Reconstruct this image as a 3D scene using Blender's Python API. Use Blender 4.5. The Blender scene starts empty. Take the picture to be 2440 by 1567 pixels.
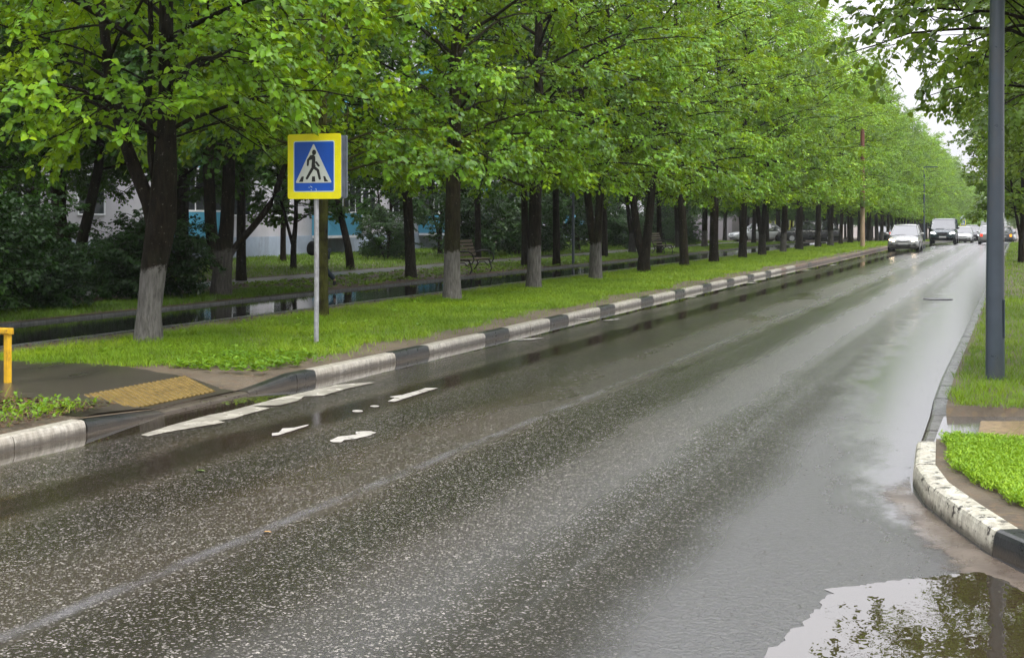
import bpy, math, random
import numpy as np
from mathutils import Vector, Matrix
R = math.radians
random.seed(7)
SC = bpy.context.scene
COL = SC.collection
# ------------------------------------------------------------------ camera, sky, sun, exposure
TH = math.atan(1210 / 3136.0)                  # the road runs along +Y; the camera looks 21 degrees left of it
CC, SS = math.cos(TH), math.sin(TH)
cam = bpy.data.objects.new('camera', bpy.data.cameras.new('camera'))
COL.objects.link(cam)
cam.location = (0, 0, 1.8)
cam.rotation_euler = (R(90), 0, TH)
cam.data.sensor_width = 36.0
cam.data.lens = 36.0 * 3136 / 2440
cam.data.shift_y = -260.5 / 2440
cam.data.clip_start = 0.05
cam.data.clip_end = 5000
SC.camera = cam

SUN_EL, SUN_AZ = R(50), R(122)
W = bpy.data.worlds.new('World'); SC.world = W; W.use_nodes = True
nt = W.node_tree; nt.nodes.clear()
def wn(t, **k):
    n = nt.nodes.new(t)
    for a, b in k.items(): setattr(n, a, b)
    return n
sky = wn('ShaderNodeTexSky', sky_type='NISHITA', sun_disc=False, sun_elevation=SUN_EL, sun_rotation=SUN_AZ,
         air_density=1.0, dust_density=5.0, ozone_density=1.0)
tc = wn('ShaderNodeTexCoord'); sep = wn('ShaderNodeSeparateXYZ')
nt.links.new(tc.outputs['Generated'], sep.inputs[0])
mr = wn('ShaderNodeMapRange'); mr.inputs[1].default_value = 0; mr.inputs[2].default_value = 1
mr.inputs[3].default_value = 4.4; mr.inputs[4].default_value = 25.0     # overcast: brighter overhead
nt.links.new(sep.outputs[2], mr.inputs[0])
ns = wn('ShaderNodeTexNoise'); ns.inputs['Scale'].default_value = 2.2; ns.inputs['Detail'].default_value = 4
mpn = wn('ShaderNodeMapping'); mpn.inputs['Scale'].default_value = (1, 1, 3)
nt.links.new(tc.outputs['Generated'], mpn.inputs[0]); nt.links.new(mpn.outputs[0], ns.inputs[0])
mr2 = wn('ShaderNodeMapRange'); mr2.inputs[1].default_value = .3; mr2.inputs[2].default_value = .7
mr2.inputs[3].default_value = .95; mr2.inputs[4].default_value = 1.05
nt.links.new(ns.outputs[0], mr2.inputs[0])
mul = wn('ShaderNodeMath', operation='MULTIPLY'); nt.links.new(mr.outputs[0], mul.inputs[0]); nt.links.new(mr2.outputs[0], mul.inputs[1])
vm = wn('ShaderNodeVectorMath', operation='SCALE'); vm.inputs[0].default_value = (.985, .98, 1.035)
nt.links.new(mul.outputs[0], vm.inputs['Scale'])
mx = wn('ShaderNodeMix', data_type='RGBA'); mx.inputs[0].default_value = .93
nt.links.new(sky.outputs[0], mx.inputs[6]); nt.links.new(vm.outputs[0], mx.inputs[7])
bg = wn('ShaderNodeBackground'); bg.inputs[1].default_value = 0.12
nt.links.new(mx.outputs[2], bg.inputs[0])
wo = wn('ShaderNodeOutputWorld'); nt.links.new(bg.outputs[0], wo.inputs[0])

sl = bpy.data.lights.new('sun', 'SUN'); sl.energy = 1.5; sl.angle = R(11); sl.color = (1, .97, .9)
so = bpy.data.objects.new('sun', sl); COL.objects.link(so)
so.rotation_euler = Vector((math.sin(SUN_AZ) * math.cos(SUN_EL), math.cos(SUN_AZ) * math.cos(SUN_EL), math.sin(SUN_EL))).to_track_quat('Z', 'Y').to_euler()
so.location = (20, 5, 40)
vs = SC.view_settings; vs.view_transform = 'Standard'; vs.look = 'None'; vs.exposure = 0.66; vs.gamma = 1.0; vs.use_curve_mapping = False
SC.cycles.max_bounces = 8; SC.cycles.diffuse_bounces = 2; SC.cycles.glossy_bounces = 4
SC.cycles.transmission_bounces = 4; SC.cycles.sample_clamp_indirect = 6
SC.cycles.use_denoising = True

# ------------------------------------------------------------------ helpers
def gz(y):                                      # the street falls away gently beyond the crest
    y = np.asarray(y, dtype=float)
    t = np.clip(y - 84, 0, None)
    return -np.where(t < 24, .0118 * t * t / 48, .0118 * (t - 12))
def tag(o, label=None, cat=None, group=None, kind=None):
    if label: o['label'] = label
    if cat: o['category'] = cat
    if group: o['group'] = group
    if kind: o['kind'] = kind
    return o
def link(name, me, m=None, parent=None):
    o = bpy.data.objects.new(name, me); COL.objects.link(o)
    if m is not None and len(me.materials) == 0:
        for q in (m if isinstance(m, (list, tuple)) else [m]): me.materials.append(q)
    if parent: o.parent = parent
    return o
def empty(name, loc, rz=0):
    o = bpy.data.objects.new(name, None); COL.objects.link(o); o.empty_display_size = .2
    o.location = loc; o.rotation_euler = (0, 0, rz); return o
def npmesh(name, V, F, smooth=False, attr=None):
    V = np.asarray(V, dtype=np.float32).reshape(-1, 3); F = np.asarray(F, dtype=np.int32); k = F.shape[1]
    me = bpy.data.meshes.new(name)
    me.vertices.add(len(V)); me.vertices.foreach_set('co', V.ravel())
    me.loops.add(F.size); me.loops.foreach_set('vertex_index', F.ravel())
    me.polygons.add(len(F)); me.polygons.foreach_set('loop_start', np.arange(0, F.size, k, dtype=np.int32))
    if smooth: me.polygons.foreach_set('use_smooth', np.ones(len(F), dtype=bool))
    me.update(calc_edges=True)
    if attr is not None:
        a = me.attributes.new('v', 'FLOAT', 'FACE'); a.data.foreach_set('value', np.asarray(attr, dtype=np.float32))
    return me
class MB:                                       # collects faces of any size with material slots
    def __init__(s): s.v = []; s.f = []; s.m = []; s.s = []
    def add(s, v, f, m=0, sm=False):
        b = len(s.v); s.v += [tuple(map(float, p)) for p in v]
        for q in f: s.f.append([i + b for i in q]); s.m.append(m); s.s.append(sm)
    def box(s, x0, x1, y0, y1, z0, z1, m=0):
        s.add([(x0,y0,z0),(x1,y0,z0),(x1,y1,z0),(x0,y1,z0),(x0,y0,z1),(x1,y0,z1),(x1,y1,z1),(x0,y1,z1)],
              [(3,2,1,0),(4,5,6,7),(0,1,5,4),(1,2,6,5),(2,3,7,6),(3,0,4,7)], m)
    def tube(s, pts, rad, n=10, m=0, caps=True):
        pts = [Vector(p) for p in pts]; rad = rad if isinstance(rad, (list, tuple)) else [rad] * len(pts)
        V = []; ref = None
        for i, p in enumerate(pts):
            t = (pts[min(i + 1, len(pts) - 1)] - pts[max(i - 1, 0)]).normalized()
            if ref is None: ref = Vector((1, 0, 0)) if abs(t.x) < .8 else Vector((0, 1, 0))
            u = (ref - t * ref.dot(t)).normalized(); w = t.cross(u); ref = u
            for k in range(n):
                a = 2 * math.pi * k / n; V.append(p + (u * math.cos(a) + w * math.sin(a)) * rad[i])
        F = [(i*n+k, i*n+(k+1) % n, (i+1)*n+(k+1) % n, (i+1)*n+k) for i in range(len(pts)-1) for k in range(n)]
        s.add(V, F, m, True)
        if caps: s.add(V[:n], [tuple(reversed(range(n)))], m); s.add(V[-n:], [tuple(range(n))], m)
    def prism(s, poly, z0, z1, m=0):
        n = len(poly)
        s.add([(x, y, z0) for x, y in poly] + [(x, y, z1) for x, y in poly],
              [tuple(reversed(range(n))), tuple(range(n, 2*n))] + [(i, (i+1) % n, n+(i+1) % n, n+i) for i in range(n)], m)
    def build(s, name, m=None, parent=None, bevel=0, sub=0, xf=None):
        me = bpy.data.meshes.new(name); me.from_pydata(s.v, [], s.f)
        for p, a, b in zip(me.polygons, s.m, s.s): p.material_index = a; p.use_smooth = b
        if xf is not None: me.transform(xf)
        me.update(); o = link(name, me, m, parent)
        if bevel:
            b = o.modifiers.new('bevel', 'BEVEL'); b.width = bevel; b.segments = 2; b.limit_method = 'ANGLE'; b.angle_limit = R(35)
        if sub:
            b = o.modifiers.new('sub', 'SUBSURF'); b.levels = b.render_levels = sub
        return o
# ------------------------------------------------------------------ materials
class NT:
    def __init__(s, name):
        s.m = bpy.data.materials.new(name); s.m.use_nodes = True; s.t = s.m.node_tree; s.t.nodes.clear()
        s.out = s.n('ShaderNodeOutputMaterial'); s.p = s.n('ShaderNodeBsdfPrincipled'); s.l(s.p.outputs[0], s.out.inputs[0])
    def n(s, t, **k):
        q = s.t.nodes.new(t)
        for a, b in k.items(): setattr(q, a, b)
        return q
    def l(s, a, b): s.t.links.new(a, b)
    def put(s, sock, v):
        if hasattr(v, 'links'): s.l(v, sock)
        else:
            try: sock.default_value = v
            except Exception: sock.default_value = tuple(v) + (1,)
    def pos(s, sc=(1, 1, 1), obj=False):
        g = s.n('ShaderNodeTexCoord').outputs['Object'] if obj else s.n('ShaderNodeNewGeometry').outputs['Position']
        m = s.n('ShaderNodeMapping'); m.inputs['Scale'].default_value = sc; s.l(g, m.inputs[0]); return m.outputs[0]
    def noise(s, scale, detail=4, sc=(1, 1, 1), obj=False, rough=.55, dist=0):
        q = s.n('ShaderNodeTexNoise'); q.inputs['Scale'].default_value = scale; q.inputs['Detail'].default_value = detail
        q.inputs['Roughness'].default_value = rough; q.inputs['Distortion'].default_value = dist
        s.l(s.pos(sc, obj), q.inputs[0]); return q.outputs[0]
    def vor(s, scale, out='Distance', sc=(1, 1, 1), feature='F1'):
        q = s.n('ShaderNodeTexVoronoi', feature=feature); q.inputs['Scale'].default_value = scale
        s.l(s.pos(sc), q.inputs['Vector']); return q.outputs[out]
    def mr(s, v, a, b, c=0, d=1, smooth=False):
        q = s.n('ShaderNodeMapRange'); q.clamp = True
        if smooth: q.interpolation_type = 'SMOOTHSTEP'
        s.put(q.inputs[0], v)
        for i, x in zip((1, 2, 3, 4), (a, b, c, d)): q.inputs[i].default_value = x
        return q.outputs[0]
    def math(s, op, a, b=0):
        q = s.n('ShaderNodeMath', operation=op); s.put(q.inputs[0], a); s.put(q.inputs[1], b); return q.outputs[0]
    def mix(s, f, a, b):
        q = s.n('ShaderNodeMix', data_type='RGBA'); s.put(q.inputs[0], f); s.put(q.inputs[6], a); s.put(q.inputs[7], b); return q.outputs[2]
    def fmix(s, f, a, b):
        q = s.n('ShaderNodeMix', data_type='FLOAT'); s.put(q.inputs[0], f); s.put(q.inputs[2], a); s.put(q.inputs[3], b); return q.outputs[0]
    def bump(s, h, dist, strength=1, nrm=None):
        q = s.n('ShaderNodeBump'); s.put(q.inputs['Height'], h); q.inputs['Distance'].default_value = dist; s.put(q.inputs['Strength'], strength)
        if nrm is not None: s.l(nrm, q.inputs['Normal'])
        return q.outputs[0]
    def set(s, **k):
        for a, b in k.items(): s.put(s.p.inputs[a.replace('_', ' ')], b)
        return s
def simple(name, c, rough=.6, var=.15, scale=8, metal=0, bump=0, ior=1.5, coat=0, grime=None, obj=False):
    t = NT(name); nz = t.noise(scale, 5, obj=obj)
    c2 = tuple(max(0, x * (1 - var)) for x in c); c3 = tuple(x * (1 + var) for x in c)
    col = t.mix(t.mr(nz, .3, .7), c2, c3)
    if grime:
        col = t.mix(t.mr(t.noise(scale * .6, 6, (1, 1, .35), obj=obj, rough=.7), .5, .68), col, grime)
    t.set(Base_Color=col, Roughness=t.mr(nz, .3, .7, max(0, rough - .06), min(1, rough + .06)), Metallic=float(metal), IOR=ior)
    if coat: t.set(Coat_Weight=coat, Coat_Roughness=.03)
    if bump: t.set(Normal=t.bump(t.noise(scale * 6, 5, obj=obj), bump))
    return t.m

def xy(t):
    g = t.n('ShaderNodeNewGeometry'); q = t.n('ShaderNodeSeparateXYZ'); t.l(g.outputs['Position'], q.inputs[0]); return q.outputs
def road_mat():
    t = NT('wet_asphalt'); X, Y, Z = xy(t)
    cell = t.n('ShaderNodeTexVoronoi'); cell.inputs['Scale'].default_value = 102; t.l(t.pos(), cell.inputs['Vector'])
    cs = t.n('ShaderNodeSeparateColor'); t.l(cell.outputs['Color'], cs.inputs[0])
    fine = t.noise(240, 3)
    streak = t.noise(1.0, 4, (3.2, .05, 1)); patch = t.noise(.9, 5, (1, .3, 1), rough=.6); big = t.noise(.35, 3)
    wob = t.math('MULTIPLY', t.math('SUBTRACT', t.noise(.6, 3, (.3, 1, 1)), .5), .35)
    Xw = t.math('ADD', X, wob)
    d = t.math('ABSOLUTE', t.math('SUBTRACT', X, t.math('ADD', -4.09, t.math('MULTIPLY', t.math('SUBTRACT', t.noise(.6, 2, (.01, 1, 1)), .5), .06))))
    seam = t.mr(d, .01, .085, 1, 0, True)
    def near(x0, w): return t.mr(t.math('ABSOLUTE', t.math('SUBTRACT', Xw, x0)), w * .25, w, 1, 0, True)
    add = lambda *a: a[0] if len(a) == 1 else t.math('ADD', a[0], add(*a[1:]))
    mulf = lambda a, k: t.math('MULTIPLY', a, k)
    # coarse, open stone in the wheel paths of the right lane; closed dark film in the left lane
    coarse = t.math('MULTIPLY', t.math('MINIMUM', add(near(-2.05, .62), near(-3.55, .55), mulf(near(-6.5, .25), .9), mulf(near(-5.2, .45), .75)), 1), t.mr(streak, .34, .50, .62, 1))
    dark_film = mulf(near(-5.92, .42), 1.0)
    edge_r = t.math('SUBTRACT', t.mr(Y, 7.2, 8.6, -.2, -.95), t.mr(Y, 8.6, 15, 0, .75))
    gut_r = t.mr(t.math('SUBTRACT', t.math('ADD', X, t.math('MULTIPLY', t.math('SUBTRACT', t.noise(2.6, 9, (1, .45, 1), rough=.7), .5), 1.1)), edge_r), -.32, .26, 0, 1, True)
    gut_l = t.mr(t.math('ADD', X, t.math('MULTIPLY', t.math('SUBTRACT', t.noise(1.0, 4, (1, .5, 1)), .5), .35)), -6.8, -7.0, 0, 1, True)
    film = t.math('MAXIMUM', gut_r, t.math('MAXIMUM', gut_l, mulf(dark_film, .8)))
    pw = t.math('MULTIPLY', t.mr(patch, .5, .75, 0, .5, True), t.mr(X, -4.2, -3.4, 1, .15))
    smooth = t.math('MINIMUM', t.math('MAXIMUM', t.math('MAXIMUM', film, pw), mulf(seam, .15)), 1)
    lane_r = t.mr(X, -4.4, -1.2, 0, 1, True); Yn = t.mr(Y, 5, 26, 1, 0, True)
    light = t.mr(cs.outputs[0], .79, .91, 0, 1)
    base = t.mix(t.mr(streak, .35, .65), (.014, .011, .007), (.030, .024, .016))
    base = t.mix(t.mr(big, .42, .62, 0, .7), base, (.034, .021, .013))
    base = t.mix(lane_r, base, (.036, .036, .040)); base = t.mix(coarse, base, (.010, .0085, .0045))
    base = t.mix(mulf(cs.outputs[1], .35), base, (.048, .040, .028))
    base = t.mix(t.math('MULTIPLY', light, t.math('MULTIPLY', t.math('MULTIPLY', t.mr(smooth, 0, 1, .9, .05), t.mr(X, -2.3, -1.5, 1, .15)), t.mr(t.noise(14, 3), .35, .6, .35, 1))), base, t.mix(cs.outputs[2], (.38, .35, .31), (.17, .155, .15)))
    base = t.mix(t.math('MULTIPLY', seam, t.mr(t.noise(6, 4, (1, .4, 1)), .35, .65, .08, .6)), base, (.15, .145, .155))
    silt = t.mr(t.math('ADD', X, t.math('MULTIPLY', t.math('SUBTRACT', t.noise(3, 5), .5), .15)), -7.16, -7.3, 0, .75, True)
    base = t.mix(silt, base, (.08, .066, .052))
    # water level: high in films, low where stone stands proud
    level = t.fmix(smooth, t.fmix(coarse, .44, .32), .97)
    stone = mulf(t.mr(cell.outputs['Distance'], 0, .75, 1, .0), 1.0)
    stone = t.math('MULTIPLY', stone, t.mr(cs.outputs[2], 0, 1, .45, 1.05))
    h = t.math('SUBTRACT', t.math('MAXIMUM', stone, level), level)
    rough = t.fmix(smooth, t.fmix(coarse, t.fmix(t.mr(X, -5.6, -4.5, 0, 1, True), .12, .30), .16), t.fmix(gut_r, .03, .17))
    n0 = t.bump(fine, .0028, t.mr(smooth, 0, 1, t.n('ShaderNodeValue').outputs[0], .0)) if False else t.bump(fine, .0028, t.math('MULTIPLY', t.mr(smooth, 0, 1, .9, .0), t.fmix(lane_r, .45, 1.0)))
    n1 = t.bump(h, .0125, t.mr(smooth, .6, 1, 1, .0), n0)
    n1 = t.bump(t.noise(34, 5, (.7, 1, 1), rough=.65), .012, t.math('MULTIPLY', t.mr(X, -2.4, -1.5, .0, 1, True), t.math('SUBTRACT', 1, smooth)), n1)
    n2 = t.bump(t.noise(9, 3, (1, .5, 1)), .003, t.mr(smooth, 0, 1, .35, .08), n1)
    n3 = t.bump(t.noise(1.1, 3, (1, .12, 1)), .012, t.mr(smooth, 0, 1, .5, .12), n2)
    t.set(Base_Color=base, Roughness=rough, IOR=t.fmix(smooth, t.fmix(coarse, t.fmix(t.mr(X, -3.3, -1.4, 0, 1, True), 1.5, 2.15), 1.38), t.fmix(lane_r, 1.5, 2.1)), Normal=n3)
    return t.m
def wet_path_mat(name, c1, c2, r=.05, puddle=True):
    t = NT(name); nz = t.noise(1.3, 5, (1, .4, 1)); cell = t.noise(130, 3)
    base = t.mix(t.mr(nz, .35, .65), c1, c2)
    w = t.mr(t.noise(.7, 5, (1, .3, 1)), .26, .42, .86, 1, True) if puddle else t.mr(nz, .55, .7, 0, .5)
    t.set(Base_Color=base, Roughness=t.fmix(w, .3, r), IOR=1.9, Normal=t.bump(cell, .003, t.mr(w, 0, 1, .7, .03), t.bump(t.noise(5, 3), .003, .3)))
    return t.m
def soil_mat(name, a, b, litter=.4):
    t = NT(name); nz = t.noise(1.1, 6, rough=.65); v = t.n('ShaderNodeTexVoronoi'); v.inputs['Scale'].default_value = 22
    t.l(t.pos(), v.inputs['Vector']); cs = t.n('ShaderNodeSeparateColor'); t.l(v.outputs['Color'], cs.inputs[0])
    col = t.mix(t.mr(nz, .35, .65), a, b)
    col = t.mix(t.mr(cs.outputs[0], .7, .9, 0, litter), col, t.mix(cs.outputs[1], (.11, .055, .028), (.15, .11, .05)))
    t.set(Base_Color=col, Roughness=.7, Normal=t.bump(t.noise(30, 5), .02, .8)); return t.m
def leaf_mat(name, dark, mid, bright, trans, rough=.38, tw=.32):
    t = NT(name); a = t.n('ShaderNodeAttribute', attribute_name='v').outputs['Fac']
    oi = t.n('ShaderNodeObjectInfo').outputs['Random']
    nz = t.noise(.55, 3)
    f = t.math('ADD', t.math('MULTIPLY', a, .72), t.math('ADD', t.math('MULTIPLY', t.math('SUBTRACT', nz, .5), .9), t.math('MULTIPLY', t.math('SUBTRACT', oi, .5), .38)))
    cr = t.n('ShaderNodeValToRGB'); e = cr.color_ramp.elements
    e[0].position = 0.0; e[0].color = dark + (1,); e[1].position = 1; e[1].color = bright + (1,)
    q = e.new(.5); q.color = mid + (1,)
    t.l(f, cr.inputs[0]); col = cr.outputs[0]
    t.set(Base_Color=col, Roughness=rough, IOR=1.36)
    tr = t.n('ShaderNodeBsdfTranslucent'); t.l(t.mix(.6, col, trans), tr.inputs[0])
    ms = t.n('ShaderNodeMixShader'); ms.inputs[0].default_value = tw
    t.l(t.p.outputs[0], ms.inputs[1]); t.l(tr.outputs[0], ms.inputs[2]); t.l(ms.outputs[0], t.out.inputs[0])
    return t.m
def bark_mat():
    t = NT('bark'); tcz = t.n('ShaderNodeTexCoord'); s3 = t.n('ShaderNodeSeparateXYZ'); t.l(tcz.outputs['Object'], s3.inputs[0])
    ridge = t.noise(26, 5, (1, 1, .16), obj=True, rough=.65); nz = t.noise(5, 5, obj=True)
    col = t.mix(t.mr(ridge, .35, .65), (.006, .0045, .0028), (.027, .021, .013))
    col = t.mix(t.mr(nz, .5, .75, 0, .6), col, (.026, .027, .015))
    moss = t.n('ShaderNodeAttribute', attribute_type='OBJECT', attribute_name='moss').outputs['Fac']
    col = t.mix(t.math('MULTIPLY', moss, t.mr(nz, .3, .6)), col, (.075, .08, .018))
    lich = t.mr(t.noise(22, 3, obj=True), .66, .72, 0, .6); col = t.mix(lich, col, (.22, .21, .17))
    ww = t.n('ShaderNodeAttribute', attribute_type='OBJECT', attribute_name='whitewash').outputs['Fac']
    edge = t.math('ADD', s3.outputs[2], t.math('MULTIPLY', t.math('SUBTRACT', t.noise(7, 5, obj=True, rough=.7), .5), .42))
    m = t.math('MULTIPLY', ww, t.mr(edge, .95, 1.03, 1, 0, True))
    m = t.math('MULTIPLY', m, t.mr(ridge, .3, .6, .35, 1))
    col = t.mix(m, col, t.mix(nz, (.13, .125, .115), (.25, .24, .225)))
    t.set(Base_Color=col, Roughness=.85, IOR=1.2, Normal=t.bump(ridge, .07, 1.0)); return t.m
def paint_stone(name, c, chip):
    t = NT(name); X, Y, Z = xy(t)
    streak = t.noise(22, 4, (1, 1, .1), rough=.7); nz = t.noise(7, 6, rough=.7)
    col = t.mix(t.mr(streak, .40, .62, 0, .75), c, tuple(x * .36 for x in c))
    col = t.mix(t.mr(nz, .35, .65, 0, .6), col, (.23, .20, .15) if c[0] > .3 else (.03, .03, .028))
    col = t.mix(t.mr(t.math('ADD', Z, t.math('MULTIPLY', t.math('SUBTRACT', t.noise(8, 5), .5), .09)), .01, .075, .85, 0, True), col, (.055, .046, .036))
    cm = t.mr(t.noise(13, 7, rough=.75), chip, chip + .015)
    col = t.mix(cm, col, (.055, .05, .043))
    t.set(Base_Color=col, Roughness=t.mr(nz, .3, .7, .22, .45), IOR=1.5, Normal=t.bump(cm, .002, .6, t.bump(t.noise(60, 4), .003)))
    return t.m
def carpaint(name, c, metal=.4, rough=.25):
    t = NT(name); t.set(Base_Color=t.mix(t.noise(1.5, 2, obj=True), tuple(x * .9 for x in c), c), Metallic=metal, Roughness=t.mr(t.noise(2, 2, obj=True), .3, .7, rough, rough + .06), Coat_Weight=.6, Coat_Roughness=.06)
    return t.m
def emis(name, c, s, base=(.8, .8, .8)):
    t = NT(name); t.set(Base_Color=t.mix(t.noise(30, 2, obj=True), base, tuple(x * .9 for x in base)), Roughness=.15, Emission_Color=c, Emission_Strength=s); return t.m
M = {}
M['road'] = road_mat()
M['path'] = wet_path_mat('wet_path', (.012, .012, .011), (.022, .022, .02), .03)
M['foot'] = wet_path_mat('footway_asphalt', (.055, .045, .034), (.032, .027, .021), .22, False)
M['foot2'] = wet_path_mat('worn_path', (.10, .095, .085), (.07, .065, .055), .3, False)
M['foot3'] = wet_path_mat('wet_slab', (.06, .058, .055), (.10, .095, .09), .08)
M['soil'] = soil_mat('soil', (.05, .032, .02), (.11, .078, .052))
M['soil2'] = soil_mat('verge_soil', (.06, .044, .028), (.115, .09, .06), .5)
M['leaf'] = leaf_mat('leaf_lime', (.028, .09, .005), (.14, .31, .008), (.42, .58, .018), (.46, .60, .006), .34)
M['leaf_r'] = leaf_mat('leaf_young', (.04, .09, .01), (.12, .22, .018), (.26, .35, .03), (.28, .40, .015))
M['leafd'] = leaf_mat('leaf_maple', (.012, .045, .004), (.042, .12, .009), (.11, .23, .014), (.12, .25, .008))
M['bush'] = leaf_mat('leaf_bush', (.007, .026, .003), (.020, .065, .006), (.055, .13, .010), (.05, .13, .006), tw=.25)
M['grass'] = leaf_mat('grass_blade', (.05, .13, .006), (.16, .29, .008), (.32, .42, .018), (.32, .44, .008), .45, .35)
M['grassd'] = leaf_mat('grass_shade', (.045, .10, .006), (.12, .23, .012), (.22, .33, .02), (.2, .32, .01), .5, .3)  # darker grass, the shade on the lawn is put into its colour
M['weed'] = leaf_mat('weed_leaf', (.08, .18, .012), (.20, .35, .02), (.34, .48, .03), (.36, .54, .02), .4, .35)
M['litter'] = leaf_mat('dead_leaf', (.04, .022, .012), (.10, .055, .028), (.2, .13, .06), (.1, .06, .02), .5, .1)
M['bark'] = bark_mat()
M['white'] = paint_stone('white_kerb_paint', (.50, .47, .41), .635)
M['white_worn'] = paint_stone('worn_white_kerb_paint', (.58, .56, .46), .56)
M['black'] = paint_stone('black_kerb_paint', (.012, .015, .017), .76)
M['stone'] = paint_stone('wet_kerb_concrete', (.15, .155, .15), .74)
M['dirty'] = simple('silted_kerb', (.075, .062, .048), .3, .25, 6, bump=.002)
M['red_stone'] = paint_stone('reddish_kerb', (.26, .15, .11), .66)
M['metal'] = simple('galvanised_steel', (.34, .35, .37), .4, .25, 14, .3, grime=(.22, .21, .2), obj=True)
M['lamp'] = simple('slate_grey_paint', (.052, .07, .09), .33, .12, 5, .2, coat=.25, obj=True, grime=(.07, .075, .08))
M['iron'] = simple('black_iron', (.008, .008, .009), .4, .3, 10, .2, obj=True)
M['wood'] = simple('bench_wood', (.10, .07, .045), .4, .3, 14, bump=.002, obj=True)
M['plate'] = simple('grey_sign_back', (.20, .23, .27), .4, .15, 10, .5, obj=True)
M['gap_shade'] = simple('sign_gap_shade', (.08, .10, .13), .45, .15, 10, .4, obj=True)  # dark tone stands in for the shade between the sign boards
M['s_yel'] = simple('sign_yellow', (.78, .72, .0), .45, .05, 6, obj=True)
M['s_blue'] = simple('sign_blue', (.0, .07, .42), .4, .08, 6, obj=True)
M['s_white'] = simple('sign_white', (.50, .54, .50), .45, .06, 6, obj=True)
M['s_edge'] = simple('sign_pale_line', (.50, .63, .66), .45, .06, 6, obj=True)
M['s_black'] = simple('sign_black', (.008, .009, .009), .5, .1, 6, obj=True)
M['rail'] = simple('rusty_yellow_paint', (.62, .36, .01), .4, .12, 16, grime=(.16, .06, .015), obj=True)
M['mark_wet'] = simple('wet_road_paint', (.34, .32, .27), .25, .3, 3.5)
M['mark'] = simple('road_paint', (.42, .40, .36), .3, .2, 9, grime=(.30, .28, .24))
M['rust'] = simple('rust_brown_paint', (.14, .045, .03), .5, .25, 6, obj=True)
M['beige'] = simple('beige_concrete', (.33, .24, .15), .7, .2, 5, obj=True)

# ------------------------------------------------------------------ setting
YS = np.unique(np.concatenate([np.arange(-12, 84, 4.), np.arange(84, 112, 3.), np.arange(112, 700, 20.)]))
def strip(name, x0, x1, z, m, y0=-12, y1=640, nx=1, bumpy=0):
    ys = np.concatenate([[y0], YS[(YS > y0) & (YS < y1)], [y1]]); xs = np.linspace(x0, x1, nx + 1)
    if bumpy: ys = np.unique(np.concatenate([ys, np.arange(y0, min(y1, 60), .5)]))
    X, Y = np.meshgrid(xs, ys); Zz = gz(Y) + z
    if bumpy:
        Zz = Zz + bumpy * (np.sin(X * 2.1 + Y * .7) * np.sin(Y * 1.3 - X) - .3) * np.clip((X - x0) / .6, 0, 1) * np.clip((x1 - X) / .6, 0, 1)
    V = np.stack([X, Y, Zz], -1).reshape(-1, 3); n = nx + 1
    F = [(j*n+i, j*n+i+1, (j+1)*n+i+1, (j+1)*n+i) for j in range(len(ys)-1) for i in range(nx)]
    return tag(link(name, npmesh(name, V, F, True), m), kind='structure')
# one big ground sheet out to the horizon
gx = np.array([-1500, -300, -90, -60, -40, -20, 20, 60, 300, 1500.]); gy = np.concatenate([[-400], YS, [900, 1800.]])
GX, GY = np.meshgrid(gx, gy); GV = np.stack([GX, GY, gz(np.minimum(GY, 640)) - .03], -1).reshape(-1, 3); n = len(gx)
tag(link('ground', npmesh('ground', GV, [(j*n+i, j*n+i+1, (j+1)*n+i+1, (j+1)*n+i) for j in range(len(gy)-1) for i in range(n-1)]), M['soil']), kind='structure')
strip('road', -7.62, 14, 0.0, M['road'], nx=6)
strip('walkway', -15.08, -12.23, .10, M['path'])
strip('dirt_strip', -18.6, -15.08, .15, M['soil'], nx=6, bumpy=.02)
strip('footpath', -20.0, -18.6, .155, M['foot2'])
strip('lawn', -60, -20.0, .15, M['soil2'], nx=12, bumpy=.03)
# verge between the kerb and the walkway, dipping to the dropped kerb of the crossing
def surf_l(x, y):
    e = kx(y) - .15 - x; hk = float(np.interp(y, [9.06, 10.2, 11.68, 12.6], [.108, .034, .034, .114])); u = min(1, max(0, e / .85))
    return hk + (.134 - hk) * u * u * (3 - 2 * u)
def surf_r(x, y):
    low = float(np.interp(y, [10.52, 10.56, 12.42, 12.46], [0, 1, 1, 0])); return .132 * (1 - low) + low * (.036 + min(.05, max(0, x + .6) * .05))
def sheet(name, polyfn, y0, y1, m, step=.4, nx=10, surf=None, amp=.008, extra=()):
    ys = np.unique(np.concatenate([np.arange(y0, min(y1, 60), step), YS[(YS > min(y1, 60)) & (YS < y1)], [y1], list(extra)])); V = []
    for y in ys:
        a, b = polyfn(y)
        for i in range(nx + 1):
            u = i / nx; x = a + (b - a) * u; f = 0 if (10 < y < 12.5) else 1
            V.append((x, y, float(gz(y)) + surf(x, y) + f * amp * (math.sin(x * 2.3 + y * .9) * math.sin(y * 1.7 - x) + .6) * min(1, 5 * u * (1 - u))))
    n = nx + 1
    F = [(j*n+i, j*n+i+1, (j+1)*n+i+1, (j+1)*n+i) for j in range(len(ys)-1) for i in range(nx)]
    return tag(link(name, npmesh(name, V, F, True), m), kind='structure')
KL = [(-7.33, 4.0), (-7.33, 8.04), (-7.33, 9.06), (-7.38, 10.25), (-7.40, 11.68), (-7.37, 13.0), (-7.38, 15.05), (-7.40, 18.05), (-7.45, 20.5),
      (-7.52, 24.5), (-7.56, 28), (-7.62, 36), (-7.66, 48), (-7.70, 86), (-7.70, 640)]
def kx(y): return float(np.interp(y, [p[1] for p in KL], [p[0] for p in KL]))
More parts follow.
